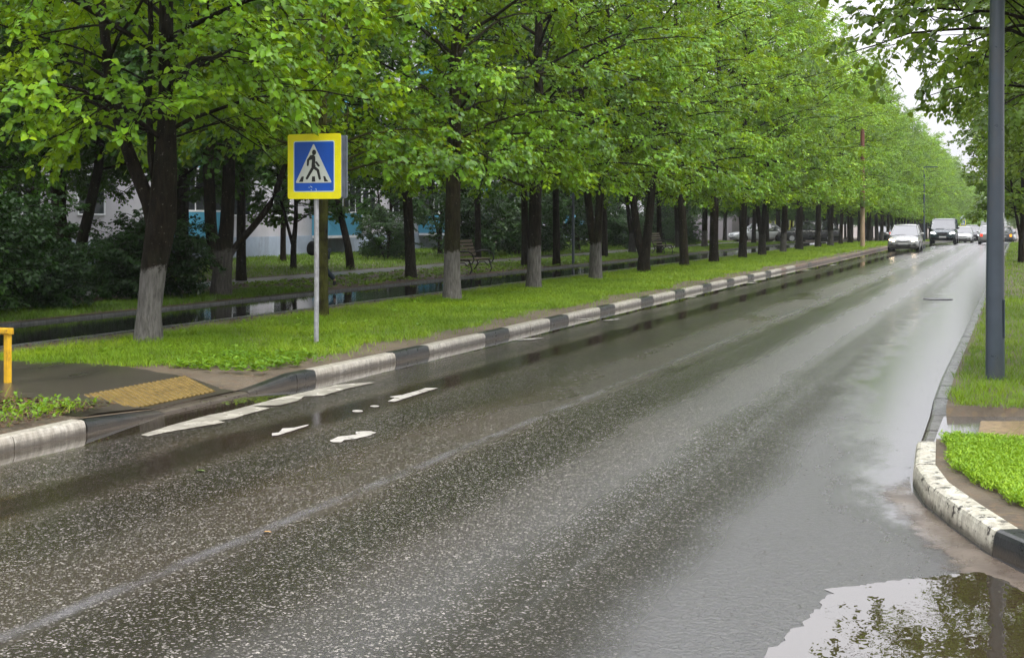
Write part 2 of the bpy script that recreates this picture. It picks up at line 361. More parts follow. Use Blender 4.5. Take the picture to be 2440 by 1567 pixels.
def fup(x): return float(np.interp(-x, [7.5, 8.29, 9.69, 10.07, 11.1, 11.8], [11.6, 11.80, 12.3, 12.35, 12.2, 12.15]))
sheet('verge', lambda y: (-12.22, kx(y) - .148), -12, 640, M['soil2'], step=.2, nx=16, surf=surf_l)
V = []; F = []
xs = np.linspace(-12.24, -7.545, 28)
for i, x in enumerate(xs):
    for k in range(13):
        a = 9.2 + .12 * (x + 8); b = fup(x); y = a + (b - a) * k / 12; V.append((x, y, surf_l(x, y) + .006 + (.014 if 9.3 < y < 10.05 or y > 12 else 0)))
F = [(i*13+k, (i+1)*13+k, (i+1)*13+k+1, i*13+k+1) for i in range(len(xs)-1) for k in range(12)]
tag(link('crossing_footway', npmesh('crossing_footway', V, F, True), M['foot']), kind='structure')
# concrete edging of the walkway
def edging(x, w, z, y0, y1):
    mb = MB(); y = y0
    while y < y1:
        L = 1.0 if y < 80 else 12.; a, b = float(gz(y)), float(gz(y + L)); g = .01
        mb.add([(x,y,a),(x+w,y,a),(x+w,y+L-g,b),(x,y+L-g,b),(x,y,a+z),(x+w,y,a+z),(x+w,y+L-g,b+z),(x,y+L-g,b+z)],
               [(4,5,6,7),(0,1,5,4),(1,2,6,5),(2,3,7,6),(3,0,4,7)]); y += L
    return mb
tag(edging(-12.3, .08, .165, -12, 640).build('path_edging', M['stone']), kind='structure')
tag(edging(-15.14, .08, .14, -12, 640).build('path_edging', M['stone']), kind='structure')
# painted kerb stones: chamfered section swept along the edge line
def kerb(name, pts, stones, mats, side, w=.15):
    mb = MB()
    def at(s):
        for i in range(len(pts) - 1):
            L = math.dist(pts[i], pts[i+1])
            if s <= L or i == len(pts) - 2:
                u = s / L; x = pts[i][0] + (pts[i+1][0]-pts[i][0])*u; y = pts[i][1] + (pts[i+1][1]-pts[i][1])*u
                dx, dy = (pts[i+1][0]-pts[i][0])/L, (pts[i+1][1]-pts[i][1])/L
                return x, y, dx, dy
            s -= L
    for s0, s1, h0, h1, mi in stones:
        g = .006; rings = []
        N = max(1, int((s1 - s0) / .5)) if len(pts) > 16 else 1
        for j in range(N + 1):
            u = j / N; s = s0 + g + (s1 - s0 - 2 * g) * u; h = h0 + (h1 - h0) * u
            x, y, dx, dy = at(s); nx_, ny_ = -dy * side, dx * side; zz = float(gz(y))
            hj = h + random.uniform(-.003, .003)
            prof = [(0, -.05), (.005, hj * .5), (.012, hj - .03), (.022, hj - .01), (.045, hj), (w, hj + .002), (w, -.05)]
            rings.append([(x + nx_ * q, y + ny_ * q, zz + r) for q, r in prof])
        K = 7
        for j in range(N):
            mb.add(rings[j] + rings[j+1], [(a, a+1, K+a+1, K+a) if side > 0 else (a+1, a, K+a, K+a+1) for a in range(K-1)], mi)
        mb.add(rings[0], [tuple(range(K))], mi); mb.add(rings[-1], [tuple(reversed(range(K)))], mi)
    o = mb.build(name, mats); return tag(o, kind='structure')
H = .112
st = [(0.2, 1.2, H, H, 1), (1.2, 2.2, H, H, 0), (2.2, 3.2, H, H, 0), (3.2, 4.2, H, H, 0), (4.2, 5.05, H, H, 0),
      (5.06, 6.2, H - .01, .03, 1), (6.2, 7.0, .025, .025, 4), (7.0, 7.68, .025, .025, 4), (7.68, 8.6, .03, H, 1), (8.6, 9.0, H, H, 1), (9.0, 11.05, H, H, 0)]
s = 11.05
k = 0
while s < 130:
    y = s + 4
    wm = 0 if y < 46 else 3
    bm = 1 if (y < 44 or k % 3 == 0) else 3
    st.append((s, s + 1.02, H, H, bm)); s += 1.02
    if k % 3 == 1: st.append((s, s + 1.02, H, H, wm)); st.append((s + 1.02, s + 2.04, H, H, wm))
    else: st.append((s, s + 2.04, H, H, wm))
    s += 2.04; k += 1
while s < 600: st.append((s, s + 10, H, H, 2)); s += 10
kerb('kerb', KL, st, [M['white'], M['black'], M['stone'], M['red_stone'], M['dirty']], 1)
KR = [(-.78, 600), (-.78, 100), (-.80, 30), (-.80, 14.9), (-.77, 12.8), (-.75, 11.4), (-.74, 10.4), (-.71, 9.9), (-.70, 9.5), (-.65, 9.05), (-.55, 8.66), (-.36, 8.1), (-.16, 7.55), (.02, 7.19), (.2, 6.9), (.55, 6.5), (1.1, 6.05), (2.0, 5.6), (4, 5.3), (9, 5.2)]
tot = lambda y: sum(math.dist(KR[i], KR[i+1]) for i in range(len(KR)-1) if KR[i+1][1] >= y - 1e-6)
st = []; s = 0; s12 = tot(12.8) + .35
while s < s12 - .9:
    L = 10 if s < 480 else 1.0
    L = min(L, s12 - s); st.append((s, s + L, .12, .12, 2)); s += L
st.append((s, s12, .12, .04, 2)); s = s12
sA = tot(10.4) - .25
for q in np.linspace(s12, sA, 3)[:-1]: st.append((q, q + (sA - s12) / 2, .035, .035, 2))
st.append((sA, sA + .35, .035, .13, 2)); s = sA + .35
st.append((s, s + .95, .14, .14, 3)); s += .95
st.append((s, s + 1.93, .14, .14, 3)); s += 1.93
st.append((s, s + .95, .14, .14, 1)); s += .95
for q in range(8): st.append((s, s + 1, .14, .14, 3 if q % 2 == 0 else 1)); s += 1
kerb('kerb', KR, st, [M['white'], M['black'], M['stone'], M['white_worn']], 1)
# right hand verges and their crossing slab
def krx(y): return float(np.interp(y, [p[1] for p in KR][::-1], [p[0] for p in KR][::-1]))
sheet('verge', lambda y: (krx(y) + .148, 9), 5.25, 640, M['soil2'], nx=14, surf=surf_r, step=.25, extra=(10.52, 10.56, 12.42, 12.46))
V = [(x, y, surf_r(x, y) + .005) for x in (-.635, .3, 9) for y in (10.6, 12.38)]
tag(link('crossing_footway', npmesh('crossing_footway', V, [(0, 2, 3, 1), (2, 4, 5, 3)]), M['foot3']), kind='structure')

# ------------------------------------------------------------------ tactile paving
def tactile(name, x0, x1, y0, y1, skew, zf, col, label, along='y'):
    t = NT(name + '_paint'); g = t.noise(14, 6, rough=.7)
    t.set(Base_Color=t.mix(t.mr(g, .4, .65), col, tuple(x * .5 for x in col)), Roughness=.4, Normal=t.bump(t.noise(70, 3), .002))
    r = empty(name, (x0, y0, 0)); tag(r, label, 'tactile paving')
    b = MB()
    ny = max(1, round((y1 - y0) / .3)); nx_ = max(1, round((x1 - x0) / .3))
    for i in range(nx_):
        for j in range(ny):
            xa, xb = x0 + (x1-x0)*i/nx_ + .003, x0 + (x1-x0)*(i+1)/nx_ - .003
            ya, yb = y0 + (y1-y0)*j/ny + .003, y0 + (y1-y0)*(j+1)/ny - .003
            sa, sb = skew * (xa - x0), skew * (xb - x0)
            b.add([(xa-x0, ya+sa-y0, zf(xa)), (xb-x0, ya+sb-y0, zf(xb)), (xb-x0, yb+sb-y0, zf(xb)), (xa-x0, yb+sa-y0, zf(xa))], [(0, 1, 2, 3)])
    b.build('base', t.m, r)
    b = MB(); q = y0 + .03
    if along == 'x':
        while q < y1 - .02:
            P4 = []
            for xx in (x0 + .01, x1 - .01):
                s_ = skew * (xx - x0)
                P4.append([(xx-x0, q-.0+s_-y0, zf(xx)), (xx-x0, q+.006+s_-y0, zf(xx)+.009), (xx-x0, q+.038+s_-y0, zf(xx)+.009), (xx-x0, q+.046+s_-y0, zf(xx))])
            b.add(P4[0] + P4[1], [(0, 4, 5, 1), (1, 5, 6, 2), (2, 6, 7, 3)]); q += .075
    else:
        q = x0 + .02
        while q < x1 - .02:
            b.add([(q-x0, 0, zf(q)), (q+.006-x0, 0, zf(q)+.006), (q+.02-x0, 0, zf(q)+.006), (q+.026-x0, 0, zf(q)),
                   (q-x0, y1-y0, zf(q)), (q+.006-x0, y1-y0, zf(q)+.006), (q+.02-x0, y1-y0, zf(q)+.006), (q+.026-x0, y1-y0, zf(q))],
                  [(1, 0, 4, 5), (2, 1, 5, 6), (3, 2, 6, 7)]); q += .075
    b.build('ribs', t.m, r)
tactile('tactile_paving', -8.27, -7.64, 10.13, 11.80, -.58, lambda x: surf_l(x, 11) + .012,
        (.21, .14, .035), 'strip of ochre ribbed tactile paving on the crossing beside the pedestrian sign', 'x')
tactile('tactile_paving', -.32, 1.6, 10.75, 12.05, .1, lambda x: surf_r(x, 11) + .011, (.24, .17, .085),
        'brown ribbed tactile paving between the two grass patches at the right edge', 'x')

# ------------------------------------------------------------------ foliage builders
def tubes(P, Rr, sides):
    N, K, _ = P.shape
    T = np.gradient(P, axis=1); T /= np.linalg.norm(T, axis=2, keepdims=True) + 1e-9
    ref = np.where(np.abs(T[..., 2:3]) < .9, np.array([0, 0, 1.]), np.array([1., 0, 0]))
    U = np.cross(T, ref); U /= np.linalg.norm(U, axis=2, keepdims=True) + 1e-9; Wv = np.cross(T, U)
    a = np.arange(sides) * 2 * np.pi / sides
    V = P[:, :, None] + (U[:, :, None] * np.cos(a)[None, None, :, None] + Wv[:, :, None] * np.sin(a)[None, None, :, None]) * Rr[:, :, None, None]
    idx = np.arange(N * K * sides).reshape(N, K, sides)
    A = idx[:, :-1]; B = idx[:, 1:]
    F = np.stack([A, np.roll(A, -1, 2), np.roll(B, -1, 2), B], -1).reshape(-1, 4)
    return V.reshape(-1, 3), F
LEAF_T = np.array([(0, 0, 0), (.47, .12, .09), (.40, .62, .08), (0, 1.05, -.05), (-.40, .62, .08), (-.47, .12, .09)])
LEAF_F = np.array([(0, 1, 2, 3), (0, 3, 4, 5)])
MAPLE_T = np.array([(0, 0, 0), (.5, .05, .02), (.62, .5, -.02), (0, 1.1, -.06), (-.62, .5, -.02), (-.5, .05, .02)])
BLADE_T = np.array([(-.5, 0, 0), (.5, 0, 0), (.4, .5, .10), (-.4, .5, .10), (.06, 1, .38), (-.06, 1, .38)])
BLADE_F = np.array([(0, 1, 2, 3), (3, 2, 4, 5)])
def scatter(pos, yd, nd, sx, sy, T, F, val):
    yd = yd / (np.linalg.norm(yd, axis=1, keepdims=True) + 1e-9)
    nd = nd - yd * (nd * yd).sum(1, keepdims=True); nd /= np.linalg.norm(nd, axis=1, keepdims=True) + 1e-9
    xd = np.cross(yd, nd)
    V = pos[:, None] + xd[:, None] * (T[None, :, 0:1] * sx[:, None, None]) + yd[:, None] * (T[None, :, 1:2] * sy[:, None, None]) + nd[:, None] * (T[None, :, 2:3] * sy[:, None, None])
    k = len(T); FF = (F[None] + (np.arange(len(pos)) * k)[:, None, None]).reshape(-1, F.shape[1])
    return V.reshape(-1, 3), FF, np.repeat(val, len(F))
def child_paths(rng, P, Rr, n, t0, ang, lenf, droop, K, rf, up=0.0, ph=.7):
    N, Kp, _ = P.shape
    t = t0 + (1 - t0) * (np.arange(n)[None, :] + rng.uniform(.1, .9, (N, n))) / n
    f = t * (Kp - 1); i = np.minimum(f.astype(int), Kp - 2); w = (f - i)[..., None]
    ar = np.arange(N)[:, None]
    base = P[ar, i] * (1 - w) + P[ar, i + 1] * w
    tan = P[ar, i + 1] - P[ar, i]; tan /= np.linalg.norm(tan, axis=2, keepdims=True) + 1e-9
    rad = (Rr[ar, i] * (1 - w[..., 0]) + Rr[ar, i + 1] * w[..., 0]) * rf
    side = np.cross(tan, np.array([0, 0, 1.])); side /= np.linalg.norm(side, axis=2, keepdims=True) + 1e-9
    upv = np.cross(side, tan)
    phi = np.where((np.arange(n) % 2)[None, :] == 0, 0, np.pi) + rng.normal(0, ph, (N, n))
    out = side * np.cos(phi)[..., None] + upv * np.sin(phi)[..., None]
    a = np.radians(ang) + rng.normal(0, .17, (N, n))
    d = tan * np.cos(a)[..., None] + out * np.sin(a)[..., None]; d[..., 2] += up
    L = lenf(t, rng, N, n)
    d = d.reshape(-1, 3); d /= np.linalg.norm(d, axis=1, keepdims=True)
    L = L.reshape(-1); b = base.reshape(-1, 3); r = rad.reshape(-1)
    Q = np.zeros((len(b), K, 3)); Q[:, 0] = b
    cur = d.copy()
    for k in range(1, K):
        cur = cur + rng.normal(0, .10, cur.shape); cur[:, 2] -= droop / (K - 1)
        cur /= np.linalg.norm(cur, axis=1, keepdims=True)
        Q[:, k] = Q[:, k-1] + cur * (L / (K - 1))[:, None]
    RR = r[:, None] * np.linspace(1, .35, K)[None, :]
    return Q, RR, t.reshape(-1)
def polyline(pts, K):
    pts = np.array(pts, dtype=float); d = np.concatenate([[0], np.cumsum(np.linalg.norm(np.diff(pts[:, :3], axis=0), axis=1))])
    s = np.linspace(0, d[-1], K); return np.stack([np.interp(s, d, pts[:, j]) for j in range(4)], 1)
def tree_meshes(seed, stems, crown_r=3.4, z_lo=2.3, z_hi=13, n1=30, n2=10, n3=7, n4=10, leaf=.085, shape=LEAF_T, zmin=2.2, top_r=1.2,
                wide=.35, name='lime_tree', twig_len=.42, lift=54, cut=None):
    rng = np.random.default_rng(seed); VV = []; FF = []; nv = 0
    L1 = []; R1 = []; LT = []; LF = []; LA = []; ln = 0
    def add(V, F):
        nonlocal nv
        VV.append(V); FF.append(F + nv); nv += len(V)
    tot = 0
    for si, stp in enumerate(stems):
        S = polyline(stp, 22); P = S[:, :3].copy()
        wob = rng.normal(0, .018, (22, 2)).cumsum(0) * np.clip((P[:, 2:3] - 1) / 4, 0, 1); P[:, :2] += wob
        add(*tubes(P[None], S[None, :, 3], 14))
        n = max(6, int(n1 * (.62 if len(stems) > 1 else 1)))
        for b in range(n):
            z = z_lo + (z_hi - .6 - z_lo) * ((b + rng.uniform(0, 1)) / n) ** 1.35
            if z > P[-1, 2] - .1 or z < P[0, 2] + .2: continue
            x0 = np.interp(z, P[:, 2], P[:, 0]); y0 = np.interp(z, P[:, 2], P[:, 1]); r0 = np.interp(z, P[:, 2], S[:, 3])
            u = (z - z_lo) / (z_hi - z_lo)
            prof = crown_r * (1 if u < wide else 1 - ((u - wide) / (1 - wide)) ** 1.6) + top_r * u * .5
            prof *= (.85 + .15 * min(1, u / .1)); Ln = max(.7, prof) * rng.uniform(.78, 1.12)
            az = b * 2.39996 + rng.uniform(-.5, .5) + seed + si * 1.3
            el = R(lift) * (.55 + .75 * u) + rng.normal(0, .12); K = 9; q = np.zeros((K, 3)); q[0] = (x0, y0, z)
            for k in range(1, K):
                e = el - (el * .92 + R(22) * (1 - u) ** 2 - R(25) * u) * (k / (K - 1)) ** 1.1 + rng.normal(0, .09); az += rng.normal(0, .09)
                q[k] = q[k-1] + np.array([math.cos(az) * math.cos(e), math.sin(az) * math.cos(e), math.sin(e)]) * Ln / (K - 1) * 1.12
            L1.append(q); R1.append(np.linspace(min(.04, r0 * .42), .007, K) * (Ln / crown_r) ** .5)
    P1 = np.array(L1); Q1 = np.array(R1); add(*tubes(P1, Q1, 6))
    P2, Q2, t2 = child_paths(rng, P1, Q1, n2, .18, 52, lambda t, g, N, n: (crown_r * .40) * (1.12 - t * .75) * g.uniform(.55, 1.25, (N, n)), .40, 6, .5, .12, 1.25)
    add(*tubes(P2, Q2, 4))
    P3, Q3, t3 = child_paths(rng, P2, Q2, n3, .1, 48, lambda t, g, N, n: twig_len * (1.15 - t * .5) * g.uniform(.6, 1.3, (N, n)), .35, 3, .55)
    keep = P3[:, -1, 2] > zmin - .25
    if cut: keep &= ~cut(P3[:, -1])
    P3 = P3[keep]; Q3 = Q3[keep]
    add(*tubes(P3, np.maximum(Q3, .0022), 3))
    trunk = npmesh(name + '_trunk', np.concatenate(VV), np.concatenate(FF), True)
    N = len(P3); t = (np.arange(n4)[None] + rng.uniform(.3, .9, (N, n4))) / n4
    f = t * 2; i = np.minimum(f.astype(int), 1); w = (f - i)[..., None]; ar = np.arange(N)[:, None]
    pos = P3[ar, i] * (1 - w) + P3[ar, i + 1] * w; tan = P3[ar, i + 1] - P3[ar, i]; tan /= np.linalg.norm(tan, axis=2, keepdims=True)
    side = np.cross(tan, np.array([0, 0, 1.])); side /= np.linalg.norm(side, axis=2, keepdims=True) + 1e-9
    sg = np.where(np.arange(n4) % 2 == 0, 1, -1)[None, :, None]
    yd = tan * rng.uniform(.2, .8, (N, n4, 1)) + side * sg * .85; yd[..., 2] -= rng.uniform(.25, 1.0, (N, n4)); yd += rng.normal(0, .25, yd.shape)
    nd = np.zeros_like(yd); nd[..., 2] = 1; nd += rng.normal(0, .38, nd.shape); cx = P1[:, 0].mean(0)
    outw = pos - cx; outw[..., 2] = 0; outw /= np.linalg.norm(outw, axis=2, keepdims=True) + 1e-9; nd += outw * .55
    pos = pos + yd / (np.linalg.norm(yd, axis=2, keepdims=True)) * .02
    cl = np.floor(P3[:, 0] / .55).sum(1); cl = (np.sin(cl * 12.9898 + seed) * 43758.5453) % 1.0; tw = np.clip(rng.uniform(0, 1, (N, 1)) * .55 + .5 * cl[:, None] ** 1.6, 0, 1)
    val = np.clip(tw * .58 + rng.uniform(0, .34, (N, n4)) + .25 * t * tw, 0, 1)
    pos = pos.reshape(-1, 3); yd = yd.reshape(-1, 3); nd = nd.reshape(-1, 3); val = val.reshape(-1)
    k = pos[:, 2] > zmin + rng.uniform(-.25, .25, len(pos)) + (.42 * np.sin(pos[:, 0] * 2.1 + seed) * np.cos(pos[:, 1] * 1.9 - seed * 2) + .12 if zmin > 1 else 0)
    if cut: k &= ~cut(pos)
    pos, yd, nd, val = pos[k], yd[k], nd[k], val[k]
    sz = leaf * rng.uniform(.6, 1.25, len(pos))
    V, F, A = scatter(pos, yd, nd, sz, sz * 1.05, shape, LEAF_F, val)
    crown = npmesh(name + '_crown', V, F, False, A)
    return trunk, crown
def lat(dx, z, r, dep=0.0): return (dx * CC - dep * SS, dx * SS + dep * CC, z, r)
def straight(r, h=12.5, lean=(0, 0), bulge=1.0):
    return [[lat(0, -.2, r * 1.35), lat(0, .12, r * 1.12), lat(lean[0] * .2, .6, r), lat(lean[0] * .5, 2, r * .93 * bulge), lat(lean[0], 4, r * .75, lean[1]), lat(lean[0] * 1.2, 8, r * .45, lean[1]), lat(lean[0], h, .02, lean[1])]]
def vfork(r, zf, a, b, h=12, rl=.62):
    return [[lat(0, -.2, r * 1.3), lat(0, .1, r * 1.1), lat(0, zf, r * .95), lat(b * .35, zf + .5, r * .7), lat(b, 3.2, r * .6), lat(b * 1.6, 7, r * .38), lat(b * 1.8, h, .02)],
            [lat(0, zf - .15, r * .7), lat(a * .35, zf + .45, r * .66), lat(a, 3.2, r * .55), lat(a * 1.7, 7, r * .33), lat(a * 2.0, h - 1, .02)]]
TV = {}
TV['t1'] = tree_meshes(11, [[lat(0, -.2, .23), lat(0, .1, .175), lat(.02, .45, .158), lat(.06, .9, .165), lat(.17, 1.5, .20), lat(.22, 1.95, .20), lat(.22, 2.35, .15), lat(.24, 2.9, .125), lat(.22, 3.75, .10), lat(.1, 8, .06), lat(.4, 12.5, .02)],
                            [lat(.12, 1.5, .12), lat(.0, 1.95, .10), lat(-.22, 2.45, .085), lat(-.38, 3.0, .08), lat(-.5, 3.75, .07), lat(-.9, 7, .04), lat(-1.0, 10, .02)],
                            [lat(.2, 1.9, .06), lat(.06, 2.3, .05), lat(-.02, 3.0, .045), lat(.0, 5, .03)]], n1=44, z_lo=2.6, cut=lambda p: ((p[:, 2] < 2.5) & (np.abs(p[:, 0] - .2) < .9)) | (p[:, 0] > .8) & (p[:, 2] < 2.78 + .2 * (p[:, 0] < 2.0)))
TV['t2'] = tree_meshes(12, straight(.088, 11, (.0, 0)), crown_r=2.9, n1=36, cut=lambda p: (p[:, 0] > .9) & (p[:, 1] < -1.2) & (p[:, 2] < 3.1))
TV['a'] = tree_meshes(13, straight(.172, 13), n1=46)
TV['b'] = tree_meshes(14, straight(.165, 13, (.1, .1)), n1=46, crown_r=3.6)
TV['c'] = tree_meshes(15, vfork(.17, .95, -.32, .2), n1=46)
TV['d'] = tree_meshes(16, vfork(.19, .55, -.48, .30), n1=46, crown_r=3.6)
TV['e'] = tree_meshes(17, straight(.15, 12.6, (-.15, -.1)), n1=46, crown_r=3.3)
TV['multi'] = tree_meshes(18, [[lat(0, -.2, .27), lat(0, .1, .225), lat(.06, .8, .2), lat(.14, 1.6, .15), lat(.15, 3, .13), lat(.2, 7, .08), lat(.2, 12, .02)],
                               [lat(-.08, .6, .14), lat(-.2, 1.3, .13), lat(-.26, 3, .12), lat(-.5, 7, .07), lat(-.6, 11, .02)],
                               [lat(.1, .75, .08), lat(.3, 1.05, .075), lat(.7, 1.5, .07), lat(1.05, 1.95, .065), lat(1.35, 2.7, .06), lat(1.6, 4.2, .04), lat(1.7, 7, .02)]], crown_r=3.4, n1=36, zmin=2.7, z_lo=2.8, shape=MAPLE_T)
TV['twin'] = tree_meshes(19, [[lat(0, -.2, .23), lat(0, .1, .19), lat(-.08, .7, .16), lat(-.3, 1.6, .14), lat(-.42, 3, .12), lat(-.55, 7, .07), lat(-.6, 11.5, .02)],
                              [lat(.03, .4, .13), lat(.16, 1.1, .12), lat(.3, 1.7, .115), lat(.52, 2.8, .10), lat(.8, 6.5, .06), lat(.9, 10.5, .02)]], crown_r=3.3, n1=30, zmin=2.6, z_lo=2.7, shape=MAPLE_T)
TV['slim'] = tree_meshes(20, [[lat(0, -.2, .15), lat(0, .1, .11), lat(0, .8, .095), lat(.08, 1.6, .07), lat(.1, 3, .06), lat(.2, 8, .02)],
                              [lat(-.02, .8, .06), lat(-.2, 1.5, .05), lat(-.42, 2.4, .04), lat(-.6, 4, .03), lat(-.7, 6.5, .015)]], crown_r=2.0, z_lo=1.5, z_hi=8, zmin=1.5, n1=22, n2=7, shape=MAPLE_T)
TV['lean'] = tree_meshes(21, [[lat(0, -.2, .17), lat(0, .1, .14), lat(-.1, .8, .125), lat(-.28, 1.6, .11), lat(-.5, 2.6, .095), lat(-.8, 5, .07), lat(-.9, 10, .02)]], crown_r=2.8, z_lo=2.2, z_hi=10.5, n1=24, shape=MAPLE_T)
TV['right'] = tree_meshes(33, straight(.13, 10.5, (-.1, 0)), lift=60, crown_r=3.7, z_lo=3.4, z_hi=11, zmin=3.25, n1=42, n2=9, n3=6, n4=9, leaf=.095, twig_len=.5)
TV['rightb'] = tree_meshes(34, straight(.12, 10, (.1, 0)), lift=55, crown_r=2.7, z_lo=3.0, z_hi=10.5, zmin=2.95, n1=36, n2=9, n3=6, n4=9, leaf=.095)
TV['back'] = tree_meshes(41, straight(.13, 11), crown_r=3.0, z_lo=3.4, z_hi=11, zmin=3.1, n1=34, shape=MAPLE_T)
def plant_tree(kind, x, y, rz, label, group, leaf='leaf', ww=0., moss=0., sc=1., name='lime_tree', cat='tree', z=.14):
    r = empty(name, (x, y, float(gz(y)) + z), rz); tag(r, label, cat, group); r.scale = (sc, sc, sc)
    tm, cm = TV[kind]
    if not tm.materials: tm.materials.append(M['bark'])
    t = link('trunk', tm, None, r); t['whitewash'] = float(ww); t['moss'] = float(moss)
    if not cm.materials: cm.materials.append(M[leaf])
    c = link('crown', cm, None, r)
    if cm.materials[0] != M[leaf]:
        c.material_slots[0].link = 'OBJECT'; c.material_slots[0].material = M[leaf]
    return r
G1 = 'lime trees along the kerbside verge'
near = [('t1', -11.0, 14.83, 'forked lime tree with whitewashed trunk base left of the pedestrian sign', 1, 0),
        ('t2', -11.0, 19.62, 'thin moss green tree trunk right behind the pedestrian sign post', 0, 1),
        ('a', -11.0, 25.05, 'thick lime tree with whitewashed base, first right of the pedestrian sign', 1, .2),
        ('b', -11.0, 29.95, 'lime tree with whitewashed base and a yellow flower at its foot', .9, 0),
        ('c', -11.0, 34.96, 'twin stemmed lime tree with whitewashed base below its fork', .95, .1),
        ('d', -11.0, 39.99, 'dark v shaped lime tree forking near the ground, no whitewash', 0, 0),
        ('e', -11.0, 45.36, 'dark straight lime trunk just right of the farther park bench', 0, .1),
        ('a', -11.0, 50.12, 'straight lime trunk with a thin dark lamp post against its right side', 0, 0),
        ('b', -11.0, 55.71, 'straight lime trunk in front of the parked white car', 0, 0),
        ('c', -11.0, 60.3, 'twin stemmed lime tree in front of the yellow building', .15, 0)]
for kd, x, y, lb, ww, ms in near:
    plant_tree(kd, x, y, 0, lb, G1, ww=ww, moss=ms)
plant_tree('b', -11.4, 6.6, 2.0, 'lime tree beyond the left edge whose leaves hang into the top left corner', G1)
ys = [65.9, 71.7, 78.3, 83.05, 88.8, 94.8, 100.05, 106]
while ys[-1] < 380: ys.append(ys[-1] + random.uniform(4.8, 5.8))
kinds = ['e', 'a', 'b', 'd', 'e', 'c', 'a', 'b']
ordn = ['eleventh', 'twelfth', 'thirteenth', 'fourteenth', 'fifteenth', 'sixteenth', 'seventeenth']
for i, y in enumerate(ys):
    lb = ('%s lime tree along the verge counted from the forked one left of the sign' % ordn[i] if i < 7 else
          'lime tree of the far kerbside row beyond the rusty pole, leaves merging with its neighbours')
    plant_tree(kinds[i % 8], -11.0 + random.uniform(-.12, .12), y, random.uniform(0, 6.28), lb, G1, ww=(.5 if i % 3 == 0 else .1), sc=random.uniform(.9, 1.08) * (1 if y < 80 else .97))
G2 = 'trees behind the wet walkway'
row2 = [('twin', -19.07, 23.11, 'dark twin trunked maple rising from the bushes at the far left', 0),
        ('multi', -16.11, 24.26, 'broad maple with several stems and a limb reaching right, left of the sign', .5),
        ('slim', -22.39, 37.97, 'slender forked tree on the lawn just left of the sign post', 0),
        ('lean', -20.62, 38.65, 'dark trunk leaning left on the lawn, right of the sign post', 0),
        ('e', -16.06, 33.7, 'dark straight maple with brown base midway between the sign and the thick whitewashed lime', .1),
        ('slim', -26.59, 53.49, 'thin young tree far back on the lawn in front of the pale wall', 0),
        ('slim', -25.03, 55.59, 'thin dark tree on the lawn just left of the thick whitewashed lime', 0),
        ('back', -20.49, 49.27, 'dark trunk rising right behind the nearer park bench', 0),
        ('back', -16.35, 43.66, 'dark trunk half hidden behind the lime with the yellow flower', 0),
        ('back', -15.5, 44.6, 'dark trunk beside the park lamp post, reflected in the wet walkway', 0),
        ('lean', -21.59, 65.62, 'leaning trunk on the far lawn just left of the twin stemmed lime', 0),
        ('c', -18.0, 63.26, 'twin trunk behind the walkway just left of the dark v shaped lime', .3),
        ('back', -16.53, 62.95, 'dark trunk behind the walkway just left of the farther park bench', 0),
        ('back', -17.11, 55.72, 'dark trunk seen against the right stem of the twin stemmed lime', 0),
        ('e', -18.7, 75.56, 'trunk rising behind the farther park bench', .2),
        ('lean', -21.41, 90.78, 'leaning dark trunk right of the farther park bench', 0),
        ('a', -17.52, 77.27, 'pale based trunk just left of the lime with the lamp post', .5),
        ('b', -24.05, 113.97, 'trunk seen against the grey wall beside the parked white car', 0)]
for kd, x, y, lb, ww in row2:
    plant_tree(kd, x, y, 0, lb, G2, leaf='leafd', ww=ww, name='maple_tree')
y = 84; i = 0
while y < 330:
    for xx in (-16.6, -21.5, -27):
        if xx < -20 and y < 122: continue
        plant_tree(kinds[(i * 3 + 1) % 8], xx + random.uniform(-1.0, 1.0), y + random.uniform(-1, 1), random.uniform(0, 6.28),
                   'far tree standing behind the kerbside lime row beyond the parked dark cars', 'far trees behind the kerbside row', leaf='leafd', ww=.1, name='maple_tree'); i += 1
    y += 6.5 if y < 180 else 10
for j, (x, y) in enumerate([(-20.8, 20.6), (-24.5, 26.5), (-19.8, 27.2), (-23, 22), (-27, 31)]):
    plant_tree(['a', 'e', 'lean', 'twin', 'a'][j], x, y, j * 1.7, 'dark maple deep in the thicket behind the bushes at the far left', 'thicket maples at the far left', leaf='leafd', name='maple_tree', sc=.95)
back = [(-17.5, 13.5), (-23.5, 28), (-25.5, 36), (-27, 45), (-23.5, 33.5), (-26, 62), (-24.5, 71), (-27.5, 80), (-23, 84), (-28, 95), (-26, 106), (-19.6, 30.5)]
for j, (x, y) in enumerate(back):
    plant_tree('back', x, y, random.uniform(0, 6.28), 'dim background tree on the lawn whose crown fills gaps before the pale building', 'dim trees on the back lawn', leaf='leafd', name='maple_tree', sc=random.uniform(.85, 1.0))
G3 = 'roadside trees on the right'
plant_tree('right', 1.0, 17.6, 1.0, 'near tree at the right whose leafy branches hang over the wet road at the top', G3, leaf='leaf_r', name='maple_tree')
plant_tree('rightb', 1.2, 23.2, 3.0, 'second tree on the right behind the grey lamp column, trunk out of view', G3, leaf='leaf_r', name='maple_tree')
plant_tree('right', 1.1, 29.0, 4.3, 'third tree on the right, yellow green leaves above the grey lamp column', G3, leaf='leaf_r', name='maple_tree', sc=.95)
plant_tree('right', 1.7, 13.4, 2.4, 'nearest tree on the right, only its leaves hang into the top right corner', G3, leaf='leaf_r', name='maple_tree', sc=1.12)
plant_tree('slim', .05, 54.4, .5, 'dark slim trunk at the right edge beyond the grey lamp column', G3, leaf='leaf_r', name='maple_tree', sc=1.1)
y = 36
